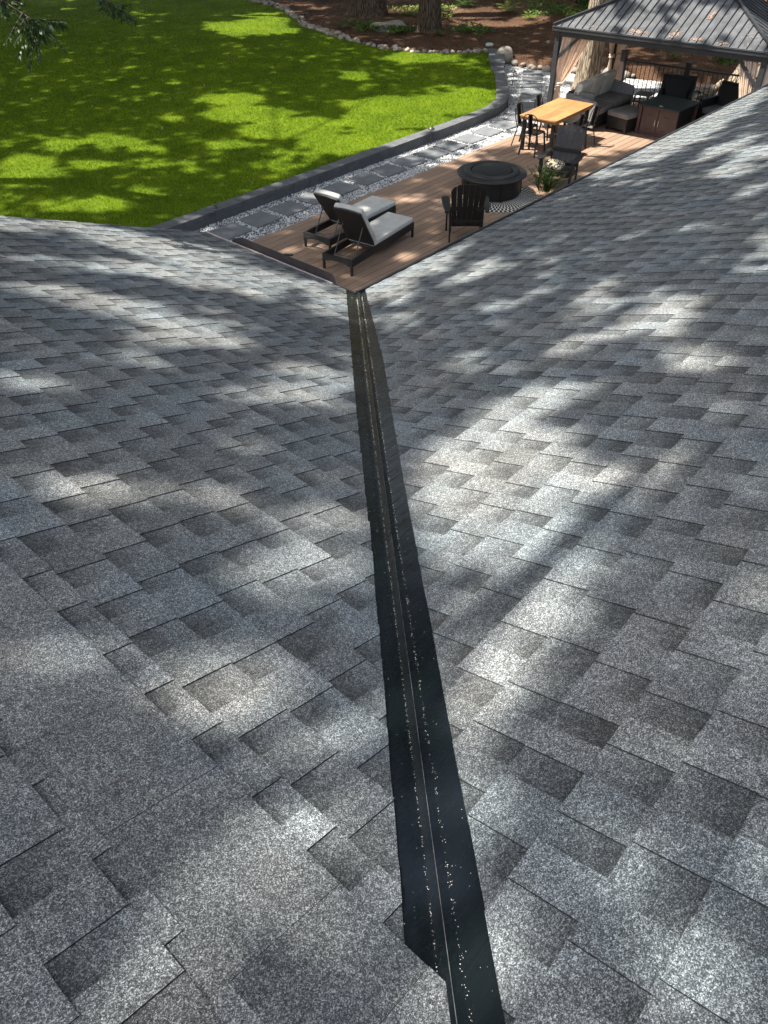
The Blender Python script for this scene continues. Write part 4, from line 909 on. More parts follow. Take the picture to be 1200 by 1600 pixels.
# ============================================================ TREES, PLANTS
ELL = np.array([[-3.71,13.44,3.69,-1.46,1.88,-3.59,1.0],[-3.01,13.1,1.8,-0.99,-1.24,-2.11,1.0],[-3.59,12.26,2.33,-1.19,-0.34,-4.15,1.0],[-3.32,12.43,2.13,-1.12,1.13,-3.58,1.0],[-3.19,11.96,2.53,-1.57,-1.49,-3.5,1.0],[-4.4,11.62,5.72,-2.29,2.09,-9.77,1.0],[-4.17,11.37,9.09,-4.23,1.53,-9.95,1.0],[-3.99,11.28,9.93,-5.06,1.47,-11.24,1.0],[-4.03,10.82,4.22,-2.65,-4.7,-2.58,1.0],[-4.46,10.55,9.1,-4.43,-0.14,-10.22,1.0],[-4.99,10.41,18.76,-7.03,-0.49,-10.03,1.0],[-4.37,9.93,11.76,-6.98,-2.12,-14.75,1.0],[-4.13,9.87,3.91,-2.76,-3.16,-6.71,1.0],[-3.79,9.97,6.85,-5.12,-0.5,-4.07,1.0],[-2.68,11.49,4.88,-3.62,0.7,-5.18,1.0],[-3.86,10.17,5.66,-3.9,-1.04,-12.32,1.0],[-5.08,10.09,16.7,-6.39,-2.24,-17.08,1.0],[-2.56,12.29,3.14,-2.27,-4.52,-2.39,1.0],[-2.55,11.84,4.65,-3.66,-4.83,-2.56,1.0],[-5.03,8.98,8.44,-4.72,-6.63,-16.48,1.0],[-4.78,8.83,7.22,-4.98,-3.94,-9.5,1.0],[-5.02,8.49,9.99,-6.9,-4.98,-9.56,1.0],[-4.92,8.48,6.91,-8.25,-11.14,-0.89,1.0],[-5.18,8.38,9.11,-10.02,-11.85,-1.52,1.0],[-5.32,7.94,8.88,-6.54,-5.21,-7.34,1.0],[-5.52,8.17,12.54,-6.74,-10.09,-14.75,1.0],[-5.43,8.21,16.76,-10.64,-28.35,-30.51,1.0],[-5.4,8.09,13.47,-8.48,-8.13,-11.89,1.0],[-5.48,7.9,10.32,-6.76,-7.86,-10.46,1.0],[-5.46,7.82,14.12,-9.87,-8.27,-10.77,1.0],[-5.69,7.69,7.49,-4.53,-8.03,-9.37,1.0],[-5.87,7.6,12.59,-6.42,-9.57,-10.26,1.0],[-5.93,7.91,39.68,-14.96,-12.86,-15.05,1.0],[-5.76,7.96,16.14,-7.51,-13.24,-16.64,0.5],[-5.79,7.47,14.7,-9.25,-17.75,-18.62,0.6],[-5.23,7.57,14.01,-14.94,-9.69,-6.22,0.6],[-5.08,7.34,6.33,-9.19,-20.44,-13.11,0.7],[-5.43,7.15,8.23,-11.15,-12.84,-9.61,0.5],[-5.14,7.01,6.29,-12.73,-11.41,-8.07,0.5],[-1.44,11.7,2.07,-1.63,-0.48,-4.05,1.0],[-1.72,10.75,3.36,-3.09,-2.15,-4.11,1.0],[-2.03,11.48,4.64,-3.15,0.29,-2.66,1.0],[-2.52,9.71,5.58,-4.25,1.9,-9.43,1.0],[-1.29,8.49,4.97,-11.99,-8.03,1.23,1.0],[-2.39,9.11,5.51,-8.21,-12.02,-0.44,1.0],[-2.7,8.67,2.86,-3.84,-7.13,-7.24,1.0],[-2.37,8.59,5.65,-6.17,0.22,-6.4,1.0],[-3.01,8.87,5.4,-7.5,-14.85,-2.07,1.0],[-3.1,8.13,5.33,-10.13,-12.03,-2.11,1.0],[-3.2,7.97,13.55,-27.42,-15.6,-3.13,1.0],[-3.31,7.8,7.62,-9.73,-4.35,-14.26,1.0],[-3.58,8.8,3.93,-3.26,-4.07,-10.73,1.0],[-3.64,8.61,4.94,-3.96,-1.73,-7.95,1.0],[-3.91,8.69,2.44,-1.68,-0.88,-4.06,1.0],[-4.21,8.65,3.76,-2.23,-1.01,-4.43,1.0],[-4.28,8.36,2.79,-2.15,-2.46,-3.78,1.0],[-4.04,8.09,3.77,-5.38,-10.38,-3.68,1.0],[-3.98,7.8,5.0,-4.74,-3.4,-10.3,1.0],[-4.42,8.06,3.55,-2.32,-2.02,-6.4,1.0],[-4.54,7.83,4.86,-3.23,-2.68,-7.64,1.0],[-4.77,7.91,7.15,-3.85,-3.69,-10.51,1.0],[-4.56,7.69,5.68,-8.25,-10.27,-5.03,1.0],[-4.8,7.6,5.36,-7.38,-12.22,-6.69,0.5],[-4.4,7.28,6.14,-13.6,-17.27,-8.63,0.6],[5.46,11.73,0.84,-1.64,-0.13,-1.61,1.0],[4.07,11.75,0.98,-1.67,-0.18,-2.18,1.0],[2.95,11.92,1.34,-1.98,-0.22,-2.75,1.0],[1.82,11.8,1.72,-2.62,-4.39,1.94,1.0],[2.2,10.33,1.41,-2.67,-1.59,-3.31,1.0],[4.76,11.9,0.49,-0.87,0.0,-1.06,0.8],[1.51,9.78,1.29,-2.46,-0.52,-2.5,0.7],[3.38,12.07,1.06,-1.59,0.04,-2.46,0.8],[13.44,33.97,0.54,-0.47,-0.42,-0.35,1.0],[13.55,32.52,0.81,-0.74,-1.32,-1.09,1.0],[12.83,38.4,0.83,-0.6,-0.56,-0.46,1.0],[15.59,38.25,0.5,-0.41,-1.01,-0.83,1.0],[6.49,26.4,1.01,-0.85,-1.19,-1.0,1.0],[5.79,25.07,0.68,-0.58,-0.95,-0.8,1.0],[5.62,23.81,1.2,-1.09,-1.19,-1.01,1.0],[4.38,26.21,2.57,-1.91,-2.72,-2.3,1.0],[2.29,25.77,1.47,-0.96,-1.32,-1.12,1.0],[1.3,26.42,2.07,-1.22,-1.8,-1.54,1.0],[0.1,25.47,1.36,-0.76,-0.84,-0.72,1.0],[-0.67,24.98,3.62,-1.92,-2.53,-2.17,1.0],[1.01,24.72,2.15,-1.34,-2.29,-1.95,1.0],[2.46,24.7,1.95,-1.37,-2.77,-2.36,0.7],[1.82,23.9,1.53,-1.07,-3.03,-2.58,0.7],[-0.37,22.74,1.04,-0.64,-1.91,-1.64,0.8],[0.71,22.27,1.68,-1.18,-1.82,-1.56,0.6],[2.58,23.01,2.93,-2.28,-2.27,-1.94,0.6],[3.96,22.94,1.78,-1.53,-2.08,-1.77,0.6],[3.97,21.7,1.33,-1.24,-1.19,-1.02,0.7],[5.23,23.62,0.98,-0.88,-1.23,-1.05,1.0],[3.91,23.42,1.34,-1.12,-2.03,-1.73,0.7],[4.41,21.66,1.29,-1.24,-1.74,-1.48,0.7],[2.5,22.91,1.47,-1.14,-1.53,-1.31,0.5],[2.11,23.55,2.01,-1.46,-2.27,-1.94,0.7],[6.03,22.91,0.93,-0.92,-0.81,-0.69,1.0],[6.56,21.13,0.75,-0.84,-1.04,-0.88,1.0],[8.13,21.27,0.68,-0.83,-1.4,-1.19,1.0],[8.36,22.3,0.47,-0.49,-0.27,-0.87,1.0],[9.66,21.68,0.53,-0.69,-0.84,-0.71,1.0],[10.85,21.74,0.87,-1.18,-1.17,-0.99,1.0],[5.45,21.69,0.81,-0.82,-1.08,-0.92,1.0],[14.71,35.03,0.62,-0.54,-0.48,-0.4,1.0],[10.39,25.69,1.48,-1.57,-1.43,-1.2,0.8],[13.41,25.81,0.53,-0.64,-1.07,-0.89,0.9],[13.93,24.5,0.77,-1.01,-1.47,-1.23,0.6],[8.94,23.01,0.49,-0.56,-1.22,-1.03,0.8],[13.43,23.41,1.56,-2.14,-1.58,-1.32,0.5],[10.94,22.67,0.7,-0.9,-1.39,-1.17,0.7],[17.34,35.16,0.7,-0.67,-0.65,-0.53,1.0],[19.13,31.6,0.65,-0.75,-0.68,-0.56,1.0],[20.27,28.7,0.41,-0.55,-0.72,-0.59,1.0],[19.1,27.11,0.5,-0.7,-1.27,-1.05,1.0],[20.57,26.29,0.78,-1.2,-1.24,-1.02,1.0],[19.75,19.94,1.08,-2.31,-2.02,-1.68,1.0],[20.16,18.43,0.8,-1.95,-1.69,-1.41,1.0],[10.42,16.99,0.8,-1.52,-1.56,-1.33,1.0],[9.18,18.21,0.6,-0.97,-0.79,-0.67,1.0],[10.58,18.53,0.55,-0.93,-0.71,-0.6,1.0],[10.3,19.28,0.57,-0.9,-0.7,-0.59,1.0],[8.99,18.44,0.91,-1.43,-1.05,-0.9,0.8],[8.74,20.29,0.77,-1.04,-1.45,-1.23,1.0],[8.33,19.98,0.65,-0.88,-1.51,-1.29,1.0],[14.23,22.23,0.73,-1.11,-0.32,-0.27,0.6],[4.24,18.61,1.69,-2.0,-3.61,-3.09,0.7],[1.4,18.35,4.22,-4.15,-6.89,-5.94,1.0],[1.55,17.64,6.23,-6.56,-7.17,-6.18,0.7],[0.32,17.47,6.94,-6.69,-8.1,-7.0,0.7],[7.35,19.99,1.04,-1.34,-2.01,-1.71,0.6],[8.62,19.63,0.64,-0.9,-1.51,-1.29,0.8],[3.03,21.15,3.74,-3.41,-4.02,-3.44,0.7],[7.84,21.35,0.68,-0.82,-2.9,-2.46,0.8],[15.59,19.42,0.86,-1.66,-0.74,-0.62,1.0],[13.75,19.42,0.71,-1.28,-0.38,-0.32,0.8]])
def lit(u, v):
    """how open the canopy is, seen along the sun, on the plane 20 m up"""
    L = np.zeros(len(u))
    for e in ELL:
        du, dv = u-e[0], v-e[1]; a = e[2]*du+e[3]*dv; b = e[4]*du+e[5]*dv; q = np.sqrt(a*a+b*b)
        q = q-.048*(math.hypot(e[2], e[3])+math.hypot(e[4], e[5]))/2; L = np.maximum(L, np.clip((1.3-q)/.5, 0, 1)*e[6])
    return L
def refpt(p):
    k = (20-p[2])/S.z; return (p[0]+S.x*k, p[1]+S.y*k)
# open spots given as places that catch the sun
for (x, y, z, r_0, st) in ((17.6, 10.0, 1.5, .55, 1), (20.8, 11.5, .8, .8, 1), (20.8, 11.5, 2.2, .9, 1), (17.8, 5.8, 1.4, .5, 1), (22.6, 7.8, .8, .6, .9), (22.6, 7.8, 1.8, .6, .8),
     (18.2, 9.6, .6, .5, 1), (19.4, 9.9, .8, .6, .9), (17.6, 9.6, 2.3, .7, .85), (17.8, 8.5, 2.4, .5, .8), (18.2, 7.4, 2.5, .6, .9), (18.4, 6.4, 2.5, .6, .9), (18.5, 5.5, 2.6, .5, .8), (18.8, 8.8, 2.9, .5, .7),
     (19.3, 7.9, 2.9, .4, .7), (.35, .5, 3.9, .38, .3), (.95, 0, 3.9, .45, .3), (17.9, 9.25, .35, .55, 1), (17.65, 9.9, .9, .6, 1), (19.3, 9.75, .85, .5, .9), (21.8, 9.5, 0, .7, 1), (22.6, 12.2, 0, .7, .8), (16.5, 9.4, .7, .95, 1), (17.8, 8.4, 0, .55, 1), (14.2, 11.1, 0, .9, .6), (16.0, 11.3, 0, .8, .9), (21.0, 13.0, 0, .6, .5), (13.9, 7.9, .2, .4, .5)):
    u, v = refpt((x, y, z)); ELL = np.vstack([ELL, [u, v, 1/r_0, 0, 0, 1/r_0, st]])
def cards(C, Nn, size, r_, asp=.6):
    """pointed leaf cards"""
    n = len(C); t1 = np.cross(Nn, r_.normal(size=(n, 3))); t1 /= np.linalg.norm(t1, axis=1)[:, None]; t2 = np.cross(Nn, t1)
    s_ = size[:, None]; return np.stack([C-t1*s_, C-t2*s_*asp, C+t1*s_, C+t2*s_*asp], 1).reshape(-1, 3), np.arange(4*n).reshape(n, 4)
r_ = np.random.default_rng(99)
TREES = [ # x, y, trunk radius, height, name, label, material, lean
 (24.9, 22.9, .58, 26, 'old thick mossy trunk at the back of the lawn, left of the thinner one', 'bark'),
 (24.05, 19.3, .36, 26, 'dark straight trunk at the back of the lawn, right of the thick one', 'bark'),
 (21.25, 11.35, .30, 26, 'tall pale barked tree rising beside the far left corner of the tent', 'barkpale'),
 (26.2, 11.6, .20, 24, 'dark trunk far behind the tent, seen under its roof edge', 'bark'),
 (3.2, 20.5, .28, 25, 'tall shade conifer added out on the lawn beyond the left edge of the roof', 'bark'),  # this tree and those below are added to shade the view
 (8.0, 33.0, .35, 26, 'tall shade conifer added far out at the left of the lawn', 'bark'),
 (-8.6, 4.5, .30, 25, 'tall shade conifer added left of the house', 'bark'),
 (-6.5, 19.0, .32, 26, 'tall shade conifer added at the far left of the garden', 'bark'),
 (-9.0, 30.0, .3, 26, 'tall shade conifer added at the back left of the garden', 'bark'),
 (-12.0, 3.0, .3, 24, 'tall shade conifer added behind the house', 'bark'),
 (17.5, 36.5, .35, 26, 'tall shade conifer added beyond the far edge of the lawn', 'bark')]
# leaves: candidates where the sun passes, culled below so the gaps shape its patches
u0, u1, v0, v1 = -9.5, 26.0, 5.0, 42.0; n = 108000
U = r_.uniform(u0, u1, n); Vv = r_.uniform(v0, v1, n)
# clumpiness of the crowns
cl_ = vnoise(U, Vv, .55, 41)*.5+vnoise(U, Vv, 1.6, 42)*.5
L = lit(U, Vv)
far_out = (U > 12.5) | (Vv > 27)
keep = (r_.random(n) > L*1.25+.01) & ((cl_ > .26) | (r_.random(n) < .45))
# rear woodland and the far part of the lawn: looser cover
U, Vv = U[keep], Vv[keep]; n = len(U)
Zc = r_.uniform(15.5, 25, n); C = np.stack([U+S.x/S.z*(Zc-20), Vv+S.y/S.z*(Zc-20), Zc], 1)
tp = np.array([(t[0], t[1]) for t in TREES]); dist = ((C[:, None, :2]-tp[None])**2).sum(2); own = dist.argmin(1)
size = r_.uniform(.13, .30, n); Nn = r_.normal(size=(n, 3)); Nn[:, 2] = np.abs(Nn[:, 2])+.8; Nn /= np.linalg.norm(Nn, axis=1)[:, None]
for ti, (x, y, rad, h, lb, mt) in enumerate(TREES):
    t = tag(empty('conifer_tree', (x, y, 0)), lb, 'tree'); mb = MB(); rd = random.Random(ti+60); m = 14
    pts = []; rs = []
    for k in range(m+1):
        u = k/m; z = -.1+h*u**1.25; flare = 1+.75*math.exp(-z*1.6); pts.append((rd.uniform(-.05, .05)*u*3, rd.uniform(-.05, .05)*u*3, z)); rs.append(rad*flare*(1-.8*u))
    # fluted trunk
    NS = 28; vs_ = []; ph = rd.uniform(0, 6)
    zs = [-.15, .0, .12, .3, .55, .9, 1.4, 2.0, 2.8, 3.8, 5, 7, 9.5, 12, 15, 18, 21, h]
    for z in zs:
        u = max(0, z)/h; fl_ = (.55 if rad > .31 else .28)*math.exp(-max(0, z)*2.2); 
        for k in range(NS):
            a = 2*math.pi*k/NS; lob = 1+fl_*(.9+.55*math.sin(3*a+ph)+.3*math.sin(5*a+ph*2))+.05*math.sin(7*a+ph+z*.15)+.03*math.sin(11*a-z*.3)
            rr_ = rad*lob*(1-.82*u); vs_.append((rr_*math.cos(a)+math.sin(z*.25+ph)*.05, rr_*math.sin(a)+math.cos(z*.21+ph)*.05, z))
    mb.add(vs_, [(i*NS+k, i*NS+(k+1) % NS, (i+1)*NS+(k+1) % NS, (i+1)*NS+k) for i in range(len(zs)-1) for k in range(NS)])
    mine = np.where(own == ti)[0]
    if len(mine):
        for _ in range(14):
            c = C[mine[rd.randrange(len(mine))]]-np.array([x, y, 0]); d_ = math.hypot(c[0], c[1]); z0_ = max(9, c[2]-d_*.55)
            if z0_ > h-2: continue
            mid = (c[0]*.5, c[1]*.5, (z0_+c[2])/2+.4); mb.tube([(0, 0, z0_), mid, tuple(c)], [.07, .045, .015], 6, False)
    mb.build('trunk', MAT[mt], t, smooth=True)
    if len(mine):
        Vc, Fc = cards(C[mine]-np.array([x, y, 0]), Nn[mine], size[mine], r_); npmesh('crown', Vc, Fc, MAT['leaf'], t, attrs={'tone': r_.random(len(mine))})
# leaning forked tree behind the railing
t = tag(empty('leaning_tree', (22.75, 7.75, 0)), 'leaning forked tree with pale buttressed trunks behind the railing', 'tree')
def stem(pts, rs, NS=22, seed=1):
    mb = MB(); rd = random.Random(seed); ph = rd.uniform(0, 6); m = len(pts); vs_ = []
    for i, p in enumerate(pts):
        for k in range(NS):
            a = 2*math.pi*k/NS; lob = 1+.10*math.sin(3*a+ph+i*.2)+.06*math.sin(7*a+ph)+.04*math.sin(11*a-i*.3); vs_.append((p[0]+rs[i]*lob*math.cos(a), p[1]+rs[i]*lob*math.sin(a), p[2]))
    return mb.add(vs_, [(i*NS+k, i*NS+(k+1) % NS, (i+1)*NS+(k+1) % NS, (i+1)*NS+k) for i in range(m-1) for k in range(NS)])
def sm(p0, p1, r0_, r1_, fl_, n=12, seed=1):
    pts = []; rs = []
    for i in range(n+1):
        u = i/n; pts.append([p0[j]+(p1[j]-p0[j])*u for j in range(3)]); pts[-1][2] = p0[2]+(p1[2]-p0[2])*u**1.6; uu = u**1.6
        pts[-1][0] = p0[0]+(p1[0]-p0[0])*uu**.9; pts[-1][1] = p0[1]+(p1[1]-p0[1])*uu**.9; rs.append((r0_+(r1_-r0_)*u)*(1+fl_*math.exp(-pts[-1][2]*2)))
    return stem(pts, rs, seed=seed)
sm((.1, .25, -.15), (1.6, -2.0, 8), .24, .14, .6, seed=3).build('trunk', MAT['barkpale'], t, smooth=True)
sm((.0, -.30, -.15), (.2, -1.7, 8), .19, .11, .6, seed=8).build('trunk', MAT['barkpale'], t, smooth=True)
mb = MB(); mb.tube([(-.1, .3, .45), (-.3, .65, .12), (-.4, 1.0, -.02)], [.11, .08, .03], 8, False); mb.build('root', MAT['barkpale'], t, smooth=True)
# dense wood all round, far behind
r_ = np.random.default_rng(321); n = 16000; a = r_.uniform(R(-75), R(135), n); q = r_.uniform(38, 50, n); zz_ = r_.uniform(2.5, 24, n)
cx_, cy_ = q*np.cos(a), q*np.sin(a); k_ = vnoise(cx_+zz_*.3, cy_+zz_*1.1, 2.4, 51) > .34; cx_, cy_, zz_ = cx_[k_], cy_[k_], zz_[k_]; n = len(cx_)
Nn = r_.normal(size=(n, 3)); Nn /= np.linalg.norm(Nn, axis=1)[:, None]; Vc, Fc = cards(np.stack([cx_, cy_, zz_], 1), Nn, r_.uniform(.6, 1.2, n), r_, .6)
tag(npmesh('woodland', Vc, Fc, MAT['leaf'], attrs={'tone': r_.random(n)}), 'dense evergreen wood closing the view beyond the garden', 'woodland', kind='stuff')
# ---- leafy plants
def spray_plant(name, x, y, z, n, rad, h, size, mat, label, cat='shrub', group=None, seed=1, squash=1.0, stems=True):
    r_ = np.random.default_rng(seed); t = tag(empty(name, (x, y, z)), label, cat, group)
    d = r_.normal(size=(n, 3)); d /= np.linalg.norm(d, axis=1)[:, None]; d[:, 2] = np.abs(d[:, 2]); rr_ = rad*r_.uniform(.35, 1.0, n)**.6
    lob = 1+.35*np.sin(np.arctan2(d[:, 1], d[:, 0])*3+seed)+.2*np.sin(d[:, 2]*7+seed); C = d*rr_[:, None]*lob[:, None]; C[:, 2] = C[:, 2]/rad*h+.03
    Nn = d+r_.normal(size=(n, 3))*.6; Nn /= np.linalg.norm(Nn, axis=1)[:, None]
    Vc, Fc = cards(C, Nn, r_.uniform(.6, 1.2, n)*size, r_, .5); npmesh('foliage', Vc, Fc, mat, t, attrs={'tone': r_.random(n)})
    if stems:
        mb = MB()
        for k in range(7): c = C[r_.integers(n)]; mb.tube([(0, 0, 0), tuple(c*.5+np.array([0, 0, .1*h])), tuple(c)], [.02, .012, .005], 5, False)
        mb.build('stem', MAT['bark'], t)
    return t
def fern(x, y, z, s_, label, seed, mat='fern', group=None):
    r_ = np.random.default_rng(seed); V = []; F = []; tn = []
    for k in range(13):
        a = k/13*6.28+r_.uniform(-.2, .2); ln = s_*r_.uniform(.75, 1.1); el = r_.uniform(.5, 1.1); ca, sa = math.cos(a), math.sin(a); m = 16
        for i in range(1, m):
            u = i/m; r0_ = ln*u*math.cos(el*(1-.3*u)); z0_ = ln*(math.sin(el)*u-.75*u*u*.8); w_ = ln*.20*math.sin(min(1, u*1.25+.08)*3.14)**.8*.9+.01
            c = np.array([ca*r0_, sa*r0_, z0_+.05]); p = np.array([-sa, ca, 0]); f_ = np.array([ca, sa, .0]); e = ln/m*.42
            for sg_ in (-1, 1):
                b = len(V); V += [c-f_*e*.5, c+p*sg_*w_+f_*e*.9+np.array([0, 0, -w_*.25]), c+f_*e]; F.append((b, b+1, b+2)); tn.append(r_.random())
    t = tag(empty('fern', (x, y, z)), label, 'fern', group); npmesh('frond', V, F, MAT[mat], t, attrs={'tone': tn}); return t
fern(22.5, 21.9, .2, .75, 'sword fern in front of the thick mossy trunk', 1); fern(23.3, 22.3, .2, .55, 'smaller fern tucked at the right foot of the thick trunk', 2)
fern(28.3, 20.9, .25, .95, 'fern far back, between the straight trunk and the bright fern', 3); fern(28.6, 19.0, .25, 1.05, 'bright green fern far back in the woodland', 4, 'bright')
fern(27.9, 17.6, .25, .6, 'low yellow green fern at the back of the bark bed', 5, 'bright'); fern(23.6, 18.4, .2, .5, 'dark fern right of the straight trunk', 6)
fern(24.2, 17.2, .2, .4, 'small fern in the shade right of the straight trunk', 7); fern(24.4, 20.9, .2, .45, 'fern behind the long grey boulder', 8)
fern(25.2, 10.6, .25, .4, 'small fern in the bark bed seen beneath the tent roof', 9); fern(31.0, 23.0, .35, 1.0, 'fern at the top edge, back in the woods', 10)
cover = [(26.5, 21.4, 1.3, 'bright'), (27.4, 14.6, .55, 'bright'), (23.0, 20.9, .8, 'fern'), (29.5, 17.6, 1.2, 'fern'), (23.1, 19.8, .5, 'fern'), (31, 20.5, 2.0, 'fern'), (24.8, 18.0, .7, 'fern'), (29.2, 16.2, .8, 'bright')]
Cs = []; r_ = np.random.default_rng(5)
for matn in ('bright', 'fern'):
    Cs = []
    for (x, y, rad, mn) in cover:
        if mn != matn: continue
        n = int(900*rad); a = r_.uniform(0, 6.28, n); q = rad*np.sqrt(r_.random(n))*(1+.3*np.sin(a*3+x)); Cs.append(np.stack([x+q*np.cos(a), y+q*np.sin(a), .30+r_.uniform(0, .10, n)+np.clip(x-27, 0, 60)*.035], 1))
    C = np.concatenate(Cs); n = len(C); Nn = r_.normal(size=(n, 3)); Nn[:, 2] = np.abs(Nn[:, 2])+1; Nn /= np.linalg.norm(Nn, axis=1)[:, None]
    Vc, Fc = cards(C, Nn, r_.uniform(.025, .055, n), r_, .7); o = npmesh('ground_cover', Vc, Fc, MAT[matn], attrs={'tone': r_.random(n)})
    tag(o, 'low %s ground cover among the trees' % ('yellow green' if matn == 'bright' else 'dark green'), 'ground cover', kind='stuff')
spray_plant('shrub', 29.6, 13.9, .2, 2600, 1.5, 1.9, .085, MAT['leaf'], 'large dark shrub at the top, left of the tent roof', seed=3)
spray_plant('shrub', 31.5, 16.6, .3, 2200, 1.5, 1.5, .085, MAT['leaf'], 'dark shrub farther left at the top edge, behind the ferns', seed=4)
spray_plant('shrub', 27.9, 15.0, .2, 500, .45, .95, .05, MAT['fern'], 'slender light green shrub left of the large dark one', seed=5)
spray_plant('shrub', 33.0, 21.5, .4, 2000, 1.7, 1.4, .09, MAT['leaf'], 'dark shrub at the top edge behind the straight trunk', seed=6)
spray_plant('shrub', 29.0, 10.0, .3, 1200, 1.0, .8, .07, MAT['leaf'], 'dark shrub seen through the tent, far behind the railing', seed=7)
spray_plant('shrub', 27.4, 7.4, .3, 800, .8, .6, .06, MAT['leaf'], 'dark shrub behind the leaning trunk under the tent roof', seed=8)
spray_plant('shrub', 26.0, 9.4, .2, 400, .4, .4, .05, MAT['fern'], 'small green shrub in the bark bed beneath the tent roof', seed=9)
# plant by the roof edge: narrow leaves and a few rosy ones
t = tag(empty('flowering_plant', (13.55, 7.72, 0)), 'slender leaved plant with a few pink tips beside the fire pit', 'plant')
r_ = np.random.default_rng(15); V = []; F = []; tn = []; V2 = []; F2 = []; t2_ = []; mb = MB()
for k in range(46):
    a = r_.uniform(0, 6.28); le = r_.uniform(.35, .62); sp_ = r_.uniform(.08, .40); bx_, by_ = r_.normal(0, .16, 2); tip = np.array([bx_+math.cos(a)*sp_, by_+math.sin(a)*sp_, le*.95]); b0_ = np.array([bx_*.4, by_*.4, 0.1])
    mb.tube([tuple(b0_), tuple((b0_+tip)/2+np.array([0, 0, .06])), tuple(tip)], [.006, .005, .003], 5, False)
    for i in range(16):
        u = .08+.92*i/15; c = b0_*(1-u)+tip*u+np.array([0, 0, .12*u*(1-u)*4*.5]); la = r_.uniform(0, 6.28); d = np.array([math.cos(la), math.sin(la), .6]); d /= np.linalg.norm(d); s_ = r_.uniform(.035, .07); w_ = np.cross(d, (0, 0, 1)); w_ /= np.linalg.norm(w_)+1e-6; w_ *= .009
        pink = (i > 13 and k % 3 == 0); A_, B_, T_ = (V2, F2, t2_) if pink else (V, F, tn); b = len(A_); A_ += [c-w_*.2, c+d*s_*.5+w_, c+d*s_, c+d*s_*.5-w_]; B_.append((b, b+1, b+2, b+3)); T_.append(r_.random())
mb.build('stem', MAT['fern'], t); npmesh('foliage', V, F, MAT['fern'], t, attrs={'tone': tn}); npmesh('flower', V2, F2, MAT['flower'], t, attrs={'tone': t2_})
# ---- hanging cedar branches, top left
F3 = Vector(cf); R3 = Vector(cr); U3 = Vector(cu)
def ray_pt(px_, py_, d):
    v = F3+R3*((px_-600)/1168.2)+U3*((800-py_)/1168.2); v.normalize(); return Vector((0, 0, CH))+v*d
t = tag(empty('cedar_tree', (3.4, 12.6, 0)), 'cedar whose drooping sprays hang into the top left corner', 'tree')
base = Vector((3.4, 12.6, 0)); mb = MB(); zs = [-.15, .2, .6, 1.5, 3, 6, 10, 15, 20]; NS = 20; vs_ = []
for z in zs:
    for k in range(NS):
        a = 2*math.pi*k/NS; q = .20*(1-z/24)*(1+.6*math.exp(-max(0, z)*2))*(1+.07*math.sin(5*a)); vs_.append((q*math.cos(a), q*math.sin(a), z))
mb.add(vs_, [(i*NS+k, i*NS+(k+1) % NS, (i+1)*NS+(k+1) % NS, (i+1)*NS+k) for i in range(len(zs)-1) for k in range(NS)])
V = []; F = []; tn = []; rd = np.random.default_rng(44); limbs = MB()
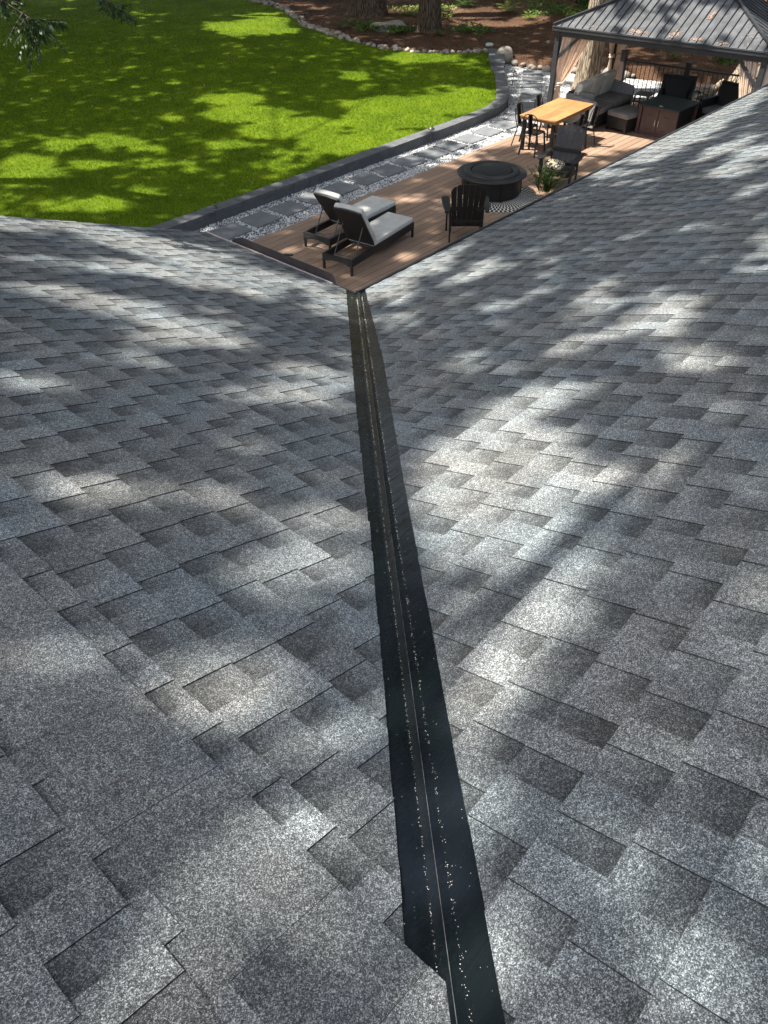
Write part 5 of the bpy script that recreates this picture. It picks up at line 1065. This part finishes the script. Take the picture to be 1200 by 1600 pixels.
def twig(p0, p1, w0, sag=.05, dens=1.0):
    """a flat drooping spray: a stem with side fingers covered in scale leaves"""
    p0 = np.array(p0); p1 = np.array(p1); L_ = np.linalg.norm(p1-p0); m = max(6, int(L_/.022*dens)); ax = (p1-p0)/L_; side = np.cross(ax, (0, 0, 1)); side /= np.linalg.norm(side)+1e-6
    side = side*math.cos(w0*3)+np.cross(ax, side)*math.sin(w0*3)*.5
    for i in range(m):
        u = (i+.5)/m; c = p0+(p1-p0)*u+np.array([0, 0, -sag*L_*u*u])+rd.normal(0, .004, 3)
        for sg_ in (-1, 1):
            fl = (.035+.11*L_)*(1-u)**.6*rd.uniform(.6, 1.2)+.015; d = side*sg_*.75+ax*.75+np.array([0, 0, -.35])+rd.normal(0, .12, 3); d /= np.linalg.norm(d)
            k_ = max(2, int(fl/.016))
            for j in range(k_):
                q = c+d*fl*(j+.5)/k_+np.array([0, 0, -.12*fl*(j/k_)**2]); e = np.cross(d, rd.normal(size=3)); e /= np.linalg.norm(e); b = len(V); ww = .0075*rd.uniform(.7, 1.3)
                V.extend([q-e*ww, q+d*.022+e*0, q+e*ww, q-d*.014]); F.append((b, b+1, b+2, b+3)); tn.append(rd.random()**1.5)
    limbs.tube([tuple(p0-np.array(base)), tuple((p0+p1)/2-np.array(base)+np.array([0, 0, -sag*L_*.25])), tuple(p1-np.array(base)+np.array([0, 0, -sag*L_]))], [.003, .0022, .0012], 5, False)
def branch(pix0, pix1, d0, d1, subs, seed):
    a, b = ray_pt(*pix0, d0), ray_pt(*pix1, d1); limbs.tube([tuple(a-base), tuple((a+b)/2-base), tuple(b-base)], [.006, .0045, .0025], 6, False)
    for (u, px_, py_, dd) in subs: p = a.lerp(b, u); q = ray_pt(px_, py_, dd); twig(p, q, seed+u, .04)
    twig(a, b, seed, .03)
branch((-30, -20), (62, 38), 7.2, 7.0, [(.8, 18, 50, 7.0), (.85, 22, 68, 6.95), (.9, 45, 104, 6.9), (.95, 60, 92, 6.9), (.97, 50, 75, 7.0), (1.0, 84, 58, 7.0), (1.0, 103, 79, 6.95), (.7, 8, 66, 7.0), (.9, 30, 86, 6.9), (.95, 70, 66, 7.0)], .3)
branch((40, 30), (100, 32), 7.0, 7.1, [(.3, 66, 60, 7.0), (.5, 80, 48, 7.0), (.6, 88, 40, 7.05), (.8, 98, 40, 7.1)], .9)
branch((125, -30), (180, 10), 7.5, 7.3, [(.7, 160, 12, 7.2), (.8, 168, 22, 7.2), (.9, 180, 26, 7.2), (1.0, 198, 26, 7.2), (1.0, 212, 34, 7.15), (1.0, 205, 8, 7.3), (.95, 190, 30, 7.2)], 1.4)
branch((-25, -30), (10, 0), 7.0, 7.0, [(.8, 12, 30, 6.9), (.9, 5, 22, 6.9), (1.0, 38, 4, 7.0), (1.0, 30, 10, 7.0), (.7, 0, 12, 6.9)], 2.0)
for (q0) in ((-30, -20, 7.2), (125, -30, 7.5), (-25, -30, 7.0)):
    a = ray_pt(*q0)-base; z0_ = a.z+1.6; limbs.tube([(0, 0, z0_), (a.x*.5, a.y*.5, (z0_+a.z)/2+.35), tuple(a)], [.05, .03, .012], 8, False)
mb.v_off = len(mb.v); mb.add(limbs.v, limbs.f); mb.build('trunk', MAT['bark'], t, smooth=True)
npmesh('foliage', np.array(V)-np.array(base)[None], F, MAT['cedar'], t, attrs={'tone': tn})
